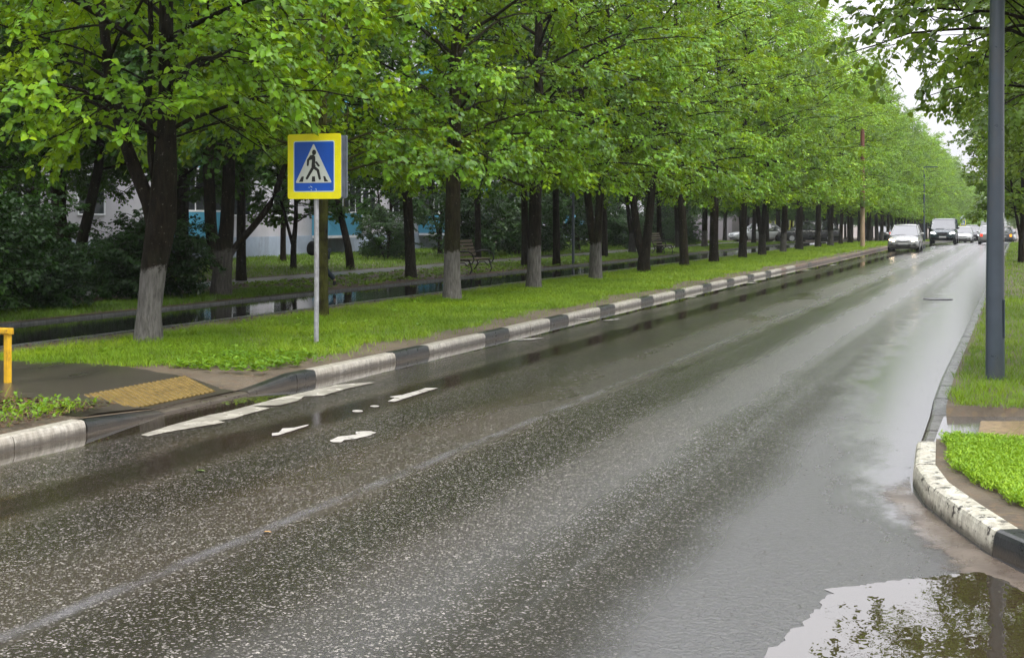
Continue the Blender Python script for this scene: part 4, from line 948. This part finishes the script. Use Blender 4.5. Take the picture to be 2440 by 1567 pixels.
# ------------------------------------------------------------------ benches
def bench(x, y, rz, label):
    rt = empty('park_bench', (x, y, .15), rz); tag(rt, label, 'bench', 'park benches along the walkway')
    b = MB()
    for k in range(4): b.box(-.85, .85, .02 + k * .115, .115 + k * .115, .42, .455)
    b.build('seat', M['wood'], rt, bevel=.006)
    b = MB()
    for k in range(5):
        yy = .50 + k * .035; zz = .52 + k * .105; b.box(-.85, .85, yy, yy + .03, zz, zz + .075)
    b.build('backrest', M['wood'], rt, bevel=.006)
    for sx in (-.8, .8):
        b = MB()
        b.tube([(sx, .02, 0), (sx, -.05, .12), (sx, .0, .28), (sx, .06, .40)], .022, 8)
        b.tube([(sx, .62, 0), (sx, .52, .12), (sx, .42, .25), (sx, .46, .40), (sx, .53, .55), (sx, .70, 1.05)], .022, 8)
        b.tube([(sx, .0, .40), (sx, .5, .40)], .02, 8)
        b.tube([(sx, .06, .2), (sx, .2, .33), (sx, .36, .32), (sx, .48, .2)], .016, 8)
        # arm rest scroll
        b.tube([(sx, .54, .62), (sx, .3, .68), (sx, .06, .67), (sx, -.08, .58), (sx, -.12, .42), (sx, -.04, .30), (sx, .04, .36)], .022, 8)
        b.build('iron_frame', M['iron'], rt)
bench(-15.55, 37.6, R(90) + .0, 'ornate iron park bench with wooden slats behind the thick whitewashed lime')
bench(-15.55, 60.8, R(90), 'farther ornate park bench left of a dark straight lime trunk')

# ------------------------------------------------------------------ person
def person(x, y, rz):
    skin = simple('skin', (.45, .28, .2), .5, .05, 9, obj=True); jeans = simple('dark_jeans', (.008, .018, .04), .7, .2, 30, obj=True)
    shoes = simple('dark_shoes', (.01, .012, .016), .5, .1, 9, obj=True); hair = simple('dark_hair', (.03, .018, .01), .5, .2, 30, obj=True)
    t = NT('striped_shirt'); w_ = t.n('ShaderNodeTexWave', wave_type='BANDS', bands_direction='Z'); w_.inputs['Scale'].default_value = 7; w_.inputs['Distortion'].default_value = .6
    t.l(t.pos((1, .4, 1), obj=True), w_.inputs[0]); t.set(Base_Color=t.mix(t.mr(w_.outputs[1], .86, .93), (.01, .20, .38), (.40, .58, .62)), Roughness=.7)
    rt = empty('person', (x, y, .15), rz); tag(rt, 'person in a blue striped T-shirt and dark trousers walking behind the sign post', 'person')
    J = {'pel': (0, 0, .86, .115), 'sp1': (.01, 0, 1.02, .11), 'sp2': (.03, 0, 1.18, .12), 'ch': (.045, 0, 1.30, .10), 'nk': (.055, 0, 1.38, .05), 'hd0': (.07, 0, 1.45, .07), 'hd': (.075, 0, 1.54, .085), 'hd1': (.07, 0, 1.61, .06),
         'shl': (.04, .15, 1.31, .055), 'ell': (-.06, .20, 1.08, .038), 'wrl': (.02, .21, .88, .026), 'hal': (.05, .20, .82, .03),
         'shr': (.04, -.15, 1.31, .055), 'elr': (.04, -.2, 1.07, .038), 'wrr': (.19, -.2, .95, .026), 'har': (.24, -.2, .92, .03),
         'hpl': (.0, .09, .83, .09), 'knl': (.12, .09, .47, .055), 'anl': (.05, .09, .09, .035), 'tol': (.2, .09, .03, .03),
         'hpr': (-.01, -.09, .83, .09), 'knr': (-.02, -.09, .46, .055), 'anr': (-.26, -.09, .19, .035), 'tor': (-.24, -.09, .05, .03)}
    E = [('pel', 'sp1'), ('sp1', 'sp2'), ('sp2', 'ch'), ('ch', 'nk'), ('nk', 'hd0'), ('hd0', 'hd'), ('hd', 'hd1'), ('ch', 'shl'), ('shl', 'ell'), ('ell', 'wrl'), ('wrl', 'hal'),
         ('ch', 'shr'), ('shr', 'elr'), ('elr', 'wrr'), ('wrr', 'har'), ('pel', 'hpl'), ('hpl', 'knl'), ('knl', 'anl'), ('anl', 'tol'), ('pel', 'hpr'), ('hpr', 'knr'), ('knr', 'anr'), ('anr', 'tor')]
    def fingers(JJ, EE, hand, dx, s):
        hx, hy, hz, _ = JJ[hand]
        for i in range(4):
            a = (hx + .015 * dx, hy + (i - 1.5) * .017, hz - .03, .009); c_ = (hx + .04 * dx, hy + (i - 1.5) * .018, hz - (.07 + .008 * (i % 3)), .007)
            JJ[f'{hand}f{i}a'] = a; JJ[f'{hand}f{i}b'] = c_; EE += [(hand, f'{hand}f{i}a'), (f'{hand}f{i}a', f'{hand}f{i}b')]
        JJ[hand + 't'] = (hx + .045 * dx, hy + .02 * s, hz - .015, .009); EE.append((hand, hand + 't'))
    fingers(J, E, 'hal', 1, 1); fingers(J, E, 'har', 1, -1)
    def skinobj(name, JJ, EE, m, parent, grow=0):
        ks = list(JJ); me = bpy.data.meshes.new(name); me.from_pydata([JJ[k][:3] for k in ks], [(ks.index(a), ks.index(b)) for a, b in EE], [])
        o = link(name, me, m, parent); md = o.modifiers.new('skin', 'SKIN'); md.use_smooth_shade = True
        for k, v in zip(ks, me.skin_vertices[0].data if me.skin_vertices else []): pass
        if not me.skin_vertices:
            bpy.context.view_layer.objects.active = o; bpy.ops.object.modifier_remove(modifier='skin'); bpy.ops.object.modifier_add(type='SKIN'); o.modifiers[0].use_smooth_shade = True
        for i, k in enumerate(ks):
            me.skin_vertices[0].data[i].radius = (JJ[k][3] + grow, JJ[k][3] + grow); me.skin_vertices[0].data[i].use_root = (i == 0)
        sb = o.modifiers.new('sub', 'SUBSURF'); sb.levels = sb.render_levels = 2; return o
    body = skinobj('body', J, E, skin, rt)
    sub = lambda ks: ({k: J[k] for k in ks}, [e for e in E if e[0] in ks and e[1] in ks])
    def seg(a, b, u): A, B = J[a], J[b]; return tuple(A[i] + (B[i]-A[i])*u for i in range(4))
    JT = {k: J[k] for k in ('pel', 'sp1', 'sp2', 'ch', 'shl', 'shr')}; JT['sl'] = seg('shl', 'ell', .7); JT['sr'] = seg('shr', 'elr', .7)
    skinobj('tshirt', JT, [('pel', 'sp1'), ('sp1', 'sp2'), ('sp2', 'ch'), ('ch', 'shl'), ('ch', 'shr'), ('shl', 'sl'), ('shr', 'sr')], t.m, rt, .016)
    JP, EP = sub(['pel', 'hpl', 'knl', 'anl', 'hpr', 'knr', 'anr']); skinobj('trousers', JP, EP, jeans, rt, .02)
    for a, c_ in (('anl', 'tol'), ('anr', 'tor')):
        JS, ES = sub([a, c_]); skinobj('shoe', JS, ES, shoes, rt, .014)
    hx, hy, hz, _ = J['hd']
    b = MB()
    for i in range(7):
        for k in range(14): pass
    V = []; n = 14
    for i in range(8):
        ph = R(90 - i * 17)
        for k in range(n):
            a = 2 * math.pi * k / n; V.append((hx - .012 + .105 * math.cos(ph) * math.cos(a), .092 * math.cos(ph) * math.sin(a), hz + .02 + .12 * math.sin(ph) - (.03 if math.cos(a) < 0 else -.02) * (i / 7)))
    b.add(V, [(i*n+k, (i+1)*n+k, (i+1)*n+(k+1) % n, i*n+(k+1) % n) for i in range(7) for k in range(n)], 0, True); b.build('hair', hair, rt)
    # small face features
    b = MB(); b.tube([(hx + .085, 0, hz + .01), (hx + .105, 0, hz - .02), (hx + .085, 0, hz - .03)], [.008, .013, .008], 6); b.build('nose', skin, rt)
    for s_ in (-1, 1):
        b = MB(); b.tube([(hx + .074, s_ * .032, hz + .02), (hx + .082, s_ * .032, hz + .02)], [.010, .006], 8); b.build('eye', shoes, rt)
        b = MB(); b.tube([(hx - .005, s_ * .085, hz + .02), (hx, s_ * .095, hz), (hx, s_ * .086, hz - .03)], [.012, .014, .008], 6); b.build('ear', skin, rt)
    return rt
pdir = math.atan2(-SS, -CC)                      # walks to the left of the picture
px0, py0 = G(771, 686, .15)
person(px0, py0, pdir)
# black bag carried in front
bx, by = G(744, 686, .15)
rt = empty('shoulder_bag', (bx, by, .15), pdir); tag(rt, 'black bag carried in front of the walking person, left of the sign post', 'bag')
b = MB(); V = []; n = 12
for i, (zz, w_, d_) in enumerate([(.78, .02, .03), (.80, .11, .06), (.90, .15, .08), (1.02, .14, .075), (1.10, .09, .05), (1.13, .03, .02)]):
    for k in range(n):
        a = 2 * math.pi * k / n; V.append((w_ * math.cos(a), d_ * math.sin(a), zz))
b.add(V, [(i*n+k, i*n+(k+1) % n, (i+1)*n+(k+1) % n, (i+1)*n+k) for i in range(5) for k in range(n)], 0, True)
b.add(V[:n], [tuple(reversed(range(n)))]); b.add(V[-n:], [tuple(range(n))])
b.build('pouch', M['iron'], rt, sub=1)
b = MB(); b.tube([(-.08, 0, 1.08), (-.16, -.05, 1.16), (-.2, -.1, 1.2)], .012, 6); b.build('strap', M['iron'], rt)

# ------------------------------------------------------------------ cars
GLASS = NT('car_glass'); GLASS.set(Base_Color=GLASS.mix(GLASS.noise(2, 2, obj=True), (.02, .025, .03), (.035, .04, .045)), Roughness=.04, IOR=2.2); GLASS = GLASS.m
TYRE = simple('tyre', (.012, .012, .013), .6, .2, 20, obj=True); RIM = simple('alloy_rim', (.4, .41, .43), .3, .1, 10, .8, obj=True)
BLK = simple('black_plastic', (.012, .012, .014), .4, .2, 10, obj=True); PLT = simple('number_plate', (.45, .46, .45), .5, .1, 10, obj=True)
LENS = emis('headlight_lens', (1, .93, .8), .15, (.7, .72, .74)); LIT = emis('lit_headlight', (1, .74, .45), 7.0, (.8, .8, .8)); DRL = emis('daytime_light', (.92, .97, 1), 3.0)
TAIL = emis('tail_light', (1, .06, .02), .9, (.5, .02, .02)); AMB = emis('amber_light', (1, .35, .02), 1.2, (.6, .2, .02))
def car(name, x, y, rz, paint, L, Wd, Hh, label, cat='car', hood=.78, cowl=.27, rs=.42, re=.78, tail=.93, belt=.60, clear=.17, front='lit', rear=False,
        lights=None, group=None, trunkz=None, grille=(.34, .035), tyre_r=.30, boxy=.0, cowlw=.0, zoff=0., plate_f=True, tl=None):
    """local: front at y=0 facing -Y, rear at y=L"""
    rt = empty(name, (x, y, float(gz(y)) + zoff), rz); tag(rt, label, cat, group); hw = Wd / 2; bz = Hh * belt; hz = Hh * hood * .78
    hoodz = Hh * .50 if not boxy else Hh * .545
    st = [(0.0, .80, .50, .80), (.012, .90, .36, .94), (.04, .965, .26, 1.0), (.12, 1.0, .24, 1.0), (cowl, 1.0, .24, 1.0), (.5, 1.0, .24, 1.0), (.8, 1.0, .24, 1.0), (.955, .975, .26, 1.0), (.99, .92, .34, .97), (1.0, .86, .45, .9)]
    b = MB(); V = []; tz = trunkz or bz
    n = None
    for u, wf, lo, hi in st:
        top = hoodz * (.86 if u < .02 else .94 if u < .06 else 1) if u < cowl * .9 else bz
        if u >= .02 and u < cowl * .9: top = hoodz * .93 + (bz - hoodz * .93) * ((u - .0) / cowl) ** .8
        if u > tail: top = tz * (1 if u < .97 else .97)
        top *= (1 if hi > .95 else hi + .05); w_ = hw * wf; z0 = clear + (Hh * .12 if u < .02 or u > .985 else 0)
        ring = [(-w_ * .90, z0), (-w_ * .985, z0 + .06), (-w_, top * .60), (-w_ * .985, top * .86), (-w_ * .90, top * .965), (-w_ * .6, top), (0, top * 1.012),
                (w_ * .6, top), (w_ * .90, top * .965), (w_ * .985, top * .86), (w_, top * .60), (w_ * .985, z0 + .06), (w_ * .90, z0)]
        V += [(a, u * L, c_) for a, c_ in ring]; n = len(ring)
    m_ = len(st)
    F = [(j*n+i, (j+1)*n+i, (j+1)*n+i+1, j*n+i+1) for j in range(m_-1) for i in range(n-1)] + [((j+1)*n, j*n, j*n+n-1, (j+1)*n+n-1) for j in range(m_-1)]
    F += [tuple(range(n)), tuple(reversed(range((m_-1)*n, m_*n)))]
    b.add(V, F, 0, True); body = b.build('body', paint, rt, sub=1)
    # greenhouse
    c0, r0, r1, t1 = cowl * L, rs * L, re * L, tail * L; wb = hw * .93; wt = hw * (.70 if not boxy else .84); zt = Hh * .965; zb = bz * .97
    b = MB(); Vg = [(-wb, c0, zb), (wb, c0, zb), (wb, t1, zb), (-wb, t1, zb), (-wt, r0, zt), (wt, r0, zt), (wt, r1, zt), (-wt, r1, zt)]
    b.add(Vg, [(3, 2, 1, 0), (4, 5, 6, 7), (0, 1, 5, 4), (1, 2, 6, 5), (2, 3, 7, 6), (3, 0, 4, 7)]); b.build('windows', GLASS, rt, bevel=.02)
    b = MB(); e = .012
    zr = Hh; ww = wt + .01
    Vr = []
    for yy, zz, wx in ((r0 - .03, zt - .005, ww), (r0 + .10, zr - .02, ww - .01), ((r0 + r1) / 2, zr, ww - .02), (r1 - .1, zr - .02, ww - .01), (r1 + .03, zt - .01, ww)):
        Vr += [(-wx, yy, zz - .035), (-wx * .85, yy, zz), (0, yy, zz + .008), (wx * .85, yy, zz), (wx, yy, zz - .035)]
    b.add(Vr, [(j*5+i, j*5+i+1, (j+1)*5+i+1, (j+1)*5+i) for j in range(4) for i in range(4)], 0, True); b.build('roof', paint, rt)
    for s_ in (-1, 1):
        mid = (c0 + t1) / 2 * .97
        for ya, yb_, rr in ((c0 - .02, r0, .035), (t1, r1, .05), (mid, (r0 + r1) / 2, .03)):
            b = MB(); b.tube([(s_ * (wb + .004), ya, zb), (s_ * (wt + .006), yb_, zt)], rr, 6); b.build('pillar', paint, rt)
    # wheels
    for s_ in (-1, 1):
        for yy in (.165 * L, .80 * L):
            w_ = MB(); x0 = s_ * (hw - .20); x1 = s_ * (hw + .005); w_.tube([(x0, yy, tyre_r), (x1, yy, tyre_r)], tyre_r, 22)
            wh = w_.build('wheel', TYRE, rt, bevel=.015)
            w_ = MB(); w_.tube([(x1 - s_ * .01, yy, tyre_r), (x1 + s_ * .008, yy, tyre_r)], tyre_r * .66, 18); w_.build('rim', RIM, wh)
    # mirrors
    for s_ in (-1, 1):
        w_ = MB(); w_.tube([(s_ * (hw - .02), c0 + .22, bz + .04), (s_ * (hw + .10), c0 + .20, bz + .08), (s_ * (hw + .19), c0 + .2, bz + .08)], [.03, .085, .06], 10)
        w_.build('mirror', paint if not boxy else BLK, rt)
    if not rear:
        lm = {'lit': LIT, 'drl': DRL, 'off': LENS}[front]
        for s_ in (-1, 1):
            w_ = MB(); V = []
            lw, lh = lights or (.20, .085); cz = hoodz * .79; cx = s_ * hw * .70
            for i in range(5):
                rr = [1, .97, .82, .5, .02][i]; yy = [.10, .03, .0, -.015, -.022][i] + .01
                for k in range(14):
                    a = 2 * math.pi * k / 14; V.append((cx + lw * rr * math.cos(a), yy + (abs(cx + lw * rr * math.cos(a)) / hw) ** 4 * .16, cz + lh * rr * math.sin(a) * (1 if not boxy else 1) + (lw * rr * math.cos(a)) * s_ * .18))
            w_.add(V, [(i*14+k, i*14+(k+1) % 14, (i+1)*14+(k+1) % 14, (i+1)*14+k) for i in range(4) for k in range(14)], 0, True); w_.build('headlight', lm, rt)
        gw, gh = grille
        w_ = MB()
        P = [(-gw, gh), (-gw * .3, gh * .25), (0, -gh * .1), (gw * .3, gh * .25), (gw, gh), (gw * .8, -gh * .2), (gw * .25, -gh * 1.0), (-gw * .25, -gh * 1.0), (-gw * .8, -gh * .2)]
        if boxy: P = [(-gw, gh), (gw, gh), (gw * .9, -gh), (-gw * .9, -gh)]
        plate(w_, [(a, c_ + hoodz * .76) for a, c_ in P], -.012, .05); w_.build('grille', BLK, rt)
        w_ = MB(); iz = clear + Hh * .135
        P = [(-.42, .05), (-.2, .02), (.2, .02), (.42, .05), (.36, -.06), (.25, -.085), (-.25, -.085), (-.36, -.06)]
        plate(w_, [(a * Wd / 1.7, c_ + iz) for a, c_ in P], -.012, .06); w_.build('air_intake', BLK, rt)
        if not boxy:
            for s_ in (-1, 1):
                w_ = MB(); plate(w_, [(s_ * hw * .72 + .09 * math.cos(a * math.pi / 6), iz + .035 + .038 * math.sin(a * math.pi / 6)) for a in range(12)], .0, .10); w_.build('fog_light', BLK, rt)
        if plate_f:
            w_ = MB(); zp = hoodz * .60 if not boxy else hoodz * .54; w_.box(-.26, .26, -.022, -.005, zp - .056, zp + .056); pl = w_.build('number_plate', PLT, rt, bevel=.004)
        w_ = MB(); w_.tube([(-.5 * Wd * .6, c0 + .01, zb + .03), (0.05, c0 + .03, zb + .06)], .012, 6); w_.build('wiper', BLK, rt)
    # rear
    for s_ in (-1, 1):
        w_ = MB(); zc_ = Hh * .50; w_.box(s_ * hw * .71 - .09, s_ * hw * .71 + .09, L - .06, L + .012, zc_ - .11, zc_ + .11); w_.build('tail_light', tl or TAIL, rt, bevel=.02)
    w_ = MB(); w_.box(-.26, .26, L - .02, L + .018, Hh * .40, Hh * .40 + .11); w_.build('number_plate', PLT, rt)
    w_ = MB(); w_.box(-hw * .80, hw * .80, .14, L - .14, clear - .01, clear + .08); w_.build('underbody', BLK, rt)
    return rt
silver = carpaint('silver_paint', (.33, .335, .325), .3); green = carpaint('dark_green_paint', (.012, .032, .036), .2); whitep = carpaint('white_paint', (.50, .52, .53), .05, .3)
blackp = carpaint('black_paint', (.012, .013, .016), .1); pale = carpaint('pale_green_paint', (.44, .49, .47), .2); grey = carpaint('grey_paint', (.10, .11, .12), .3)
car('hatchback', -6.07, 76.2, R(0), silver, 3.75, 1.70, 1.53, 'silver hatchback with lit headlights driving towards the camera', belt=.60, cowl=.28, rs=.50, re=.84, tail=.97, front='lit', lights=(.18, .125), grille=(.36, .045))
r = car('off_road_car', -5.45, 104.5, R(0), green, 4.7, 1.92, 1.98, 'dark green boxy off road car behind the silver hatchback', belt=.60, cowl=.30, rs=.40, re=.93, tail=.985, boxy=1, front='drl', lights=(.22, .10), grille=(.38, .10), tyre_r=.38, clear=.30)
b = MB()
for s_ in (-1, 1): b.tube([(s_ * .7, 2.0, 1.99), (s_ * .7, 2.1, 2.05), (s_ * .7, 4.2, 2.05), (s_ * .7, 4.3, 1.99)], .02, 6)
b.build('roof_rail', BLK, r)
car('minivan', -5.05, 131, R(0), whitep, 4.5, 1.76, 1.56, 'white minivan following the off road car, hood clearly visible', 'minivan', belt=.60, cowl=.22, rs=.38, re=.90, tail=.98, front='off', grille=(.40, .05), lights=(.2, .1))
car('estate_car', -4.35, 138.5, R(0), blackp, 4.6, 1.78, 1.75, 'dark car with pale roof half hidden behind the white minivan', belt=.60, cowl=.26, rs=.38, re=.90, tail=.98, front='drl', boxy=1)
car('small_car', -4.6, 168, R(0), pale, 4.1, 1.68, 1.45, 'small pale greenish car in front of the white box truck', belt=.62, front='off')
# white box truck
yt = 205.; rt = empty('box_truck', (-4.2, yt, float(gz(yt)))); tag(rt, 'white box truck in the distance, mostly behind the grey lamp column', 'truck')
b = MB(); b.box(-1.15, 1.15, 1.6, 6, .8, 2.85); b.build('cargo_box', whitep, rt, bevel=.04)
b = MB(); b.box(-.95, .95, 0, 1.5, .35, 1.2); b.build('cab', whitep, rt, bevel=.1)
b = MB(); b.add([(-.92, .1, 1.2), (.92, .1, 1.2), (.92, 1.5, 1.2), (-.92, 1.5, 1.2), (-.8, .5, 2.0), (.8, .5, 2.0), (.8, 1.5, 2.0), (-.8, 1.5, 2.0)], [(4, 5, 6, 7), (0, 1, 5, 4), (1, 2, 6, 5), (2, 3, 7, 6), (3, 0, 4, 7)]); b.build('windscreen', GLASS, rt, bevel=.04)
for s_ in (-1, 1):
    for yy in (.8, 4.6):
        b = MB(); b.tube([(s_ * .75, yy, .38), (s_ * 1.0, yy, .38)], .38, 14); b.build('wheel', TYRE, rt)
car('sedan', -2.15, 108, 0, silver, 4.4, 1.74, 1.47, 'silver car driving away on the right lane with a red tail light', belt=.62, rear=True)
for o in [q for q in bpy.data.objects if q.name.startswith('sedan')]:
    o.rotation_euler = (0, 0, math.pi); o.location.y += 4.4
car('sedan', -1.35, 122, 0, grey, 4.4, 1.74, 1.44, 'dark car with an orange light just right of the grey lamp column', belt=.62, rear=True, tl=AMB)
for o in [q for q in bpy.data.objects if q.name.startswith('sedan.001')]:
    o.rotation_euler = (0, 0, math.pi); o.location.y += 4.4
car('parked_car', -1.25, 162, 0, whitep, 4.3, 1.72, 1.5, 'white car far down the road between the lamp column and the slim trunk', belt=.62, front='off')
# parked behind the trees
car('parked_car', -20.6, 100, TH + R(-78), whitep, 4.4, 1.7, 1.42, 'white car parked behind the trees by the yellow building', belt=.60, rs=.44, re=.74, tail=.88, front='off', zoff=.15)
car('parked_estate_car', -17.2, 100.9, TH + R(-82), blackp, 4.7, 1.8, 1.62, 'black estate car with a red tail light parked behind the lime row', belt=.60, rs=.42, re=.88, tail=.96, rear=True, zoff=.15)
r = car('parked_car', -13.0, 139, 0, grey, 4.5, 1.75, 1.55, 'dark car with pale rear window parked behind the last trunks beside the hatchback', belt=.58, rear=True, zoff=.12)
r.rotation_euler = (0, 0, math.pi); r.location.y += 4.5

# ------------------------------------------------------------------ buildings behind the trees
WALL = simple('pale_pink_wall', (.40, .40, .425), .8, .10, 1.2); PLINTH = simple('blue_grey_plinth', (.30, .36, .44), .8, .14, 1.6, grime=(.2, .22, .24))
t = NT('blue_corrugated'); w_ = t.n('ShaderNodeTexWave', wave_type='BANDS', bands_direction='Y'); w_.inputs['Scale'].default_value = 3.0; t.l(t.pos(), w_.inputs[0])
t.set(Base_Color=t.mix(t.noise(2, 4), (.05, .27, .42), (.09, .34, .50)), Roughness=.5, Normal=t.bump(w_.outputs[1], .02)); BLUE = t.m
FRAME = simple('white_frame', (.70, .72, .74), .5, .05, 5); PANE = NT('window_glass'); PANE.set(Base_Color=PANE.mix(PANE.noise(1, 2), (.02, .025, .03), (.04, .045, .05)), Roughness=.05, IOR=1.8); PANE = PANE.m
def window(parent, x, yc, z0, w, h, n=2):
    b = MB(); f = .06
    b.box(x, x + .05, yc - w/2, yc + w/2, z0, z0 + f); b.box(x, x + .05, yc - w/2, yc + w/2, z0 + h - f, z0 + h)
    for k in range(n + 1):
        yy = yc - w/2 + (w - f) * k / n; b.box(x + .002, x + .048, yy, yy + f, z0 + f, z0 + h - f)
    o = b.build('window', FRAME, parent)
    b = MB(); b.box(x + .01, x + .02, yc - w/2 + .02, yc + w/2 - .02, z0 + .02, z0 + h - .02); b.build('pane', PANE, o)
def block(name, label, x, y0, y1, floors, wall, balc, wins, depth=12, plinth=PLINTH, pl_h=1.2):
    rt = empty(name, (0, 0, 0)); tag(rt, label, 'building'); Hb = pl_h + floors * 2.8
    b = MB(); b.box(x - depth, x, y0, y1, pl_h, Hb + .4); b.build('wall', wall, rt)
    b = MB(); b.box(x - depth + .05, x + .06, y0 - .05, y1 + .05, -.2, pl_h); b.build('plinth', plinth, rt)
    b = MB(); b.box(x - depth - .2, x + .25, y0 - .2, y1 + .2, Hb + .4, Hb + .6); b.build('roof', plinth, rt)
    for k in range(floors):
        zb_ = pl_h + k * 2.8
        for yy in balc:
            b = MB(); b.box(x, x + 1.0, yy - 1.6, yy + 1.6, zb_ - .12, zb_ - .0); o = b.build('balcony', FRAME, rt)
            b = MB(); b.box(x + .94, x + .98, yy - 1.58, yy + 1.58, zb_, zb_ + 1.05); b.box(x + .02, x + .935, yy - 1.58, yy - 1.54, zb_, zb_ + 1.05); b.box(x + .02, x + .935, yy + 1.54, yy + 1.58, zb_, zb_ + 1.05); b.build('parapet', BLUE, o)
            if k % 2 == 0 or int(yy) % 2:
                b = MB()
                for q in range(6): b.box(x + .95, x + .985, yy - 1.6 + q * .63, yy - 1.55 + q * .63, zb_ + 1.05, zb_ + 2.6)
                b.box(x + .94, x + .99, yy - 1.6, yy + 1.6, zb_ + 1.052, zb_ + 1.12); b.box(x + .94, x + .99, yy - 1.6, yy + 1.6, zb_ + 2.55, zb_ + 2.66)
                b.build('glazing_bars', FRAME, o)
                b = MB(); b.box(x + .96, x + .968, yy - 1.57, yy + 1.57, zb_ + 1.1, zb_ + 2.56); b.build('glazing', PANE, o)
        for yy in wins: window(rt, x, yy, zb_ + .9, 1.5, 1.4)
    return rt
block('apartment_block', 'pale apartment block with blue balcony panels seen through the left trees', -31, 24, 74, 5, WALL, [30.5, 43.8, 55.8, 67.5], [26.5, 35, 38.5, 48.2, 51.5, 60, 63.5, 71.5], pl_h=1.05)
block('apartment_block', 'second pale block with blue panels glimpsed behind the middle trees', -40, 88, 138, 5, WALL, [95, 107, 119, 131], [91, 100, 103.5, 112, 115.5, 124, 127.5])
GW = simple('grey_panel_wall', (.33, .31, .32), .8, .08, 2); YW = simple('yellow_wall', (.62, .66, .02), .6, .06, 3)
rt = empty('grey_building', (0, 0, 0)); tag(rt, 'grey panelled wall behind the parked white car', 'building')
b = MB(); b.box(-40, -30, 146, 161, -1, 5); b.build('wall', GW, rt)
b = MB(); b.box(-40.2, -29.8, 145.8, 161.2, 5, 5.2); b.build('roof', PLINTH, rt)
for k in range(5): window(rt, -30, 148.5 + 3 * k, 2.2, 1.6, 1.3)
rt = empty('yellow_building', (0, 0, 0)); tag(rt, 'bright yellow building seen low between the trunks', 'building')
b = MB(); b.box(-40, -30, 162, 200, -1.6, 3.4); b.build('wall', YW, rt)
b = MB(); b.box(-40.3, -29.7, 161.9, 200.2, 3.4, 3.6); b.build('roof', PLINTH, rt)
for k in range(6): window(rt, -30, 166 + 6 * k, .6, 2.2, 1.5, 3)

# ------------------------------------------------------------------ damp air
b = MB(); b.box(-75, 60, -14, 660, -9, 20); o = b.build('haze'); hm = bpy.data.materials.new('haze'); hm.use_nodes = True; hn = hm.node_tree; hn.nodes.clear()
pv = hn.nodes.new('ShaderNodeVolumePrincipled'); pv.inputs['Density'].default_value = .0003; pv.inputs['Color'].default_value = (.86, .92, .96, 1); pv.inputs['Anisotropy'].default_value = .3
ho = hn.nodes.new('ShaderNodeOutputMaterial'); hn.links.new(pv.outputs[0], ho.inputs['Volume']); o.data.materials.append(hm); tag(o, kind='stuff')
SC.cycles.volume_bounces = 1
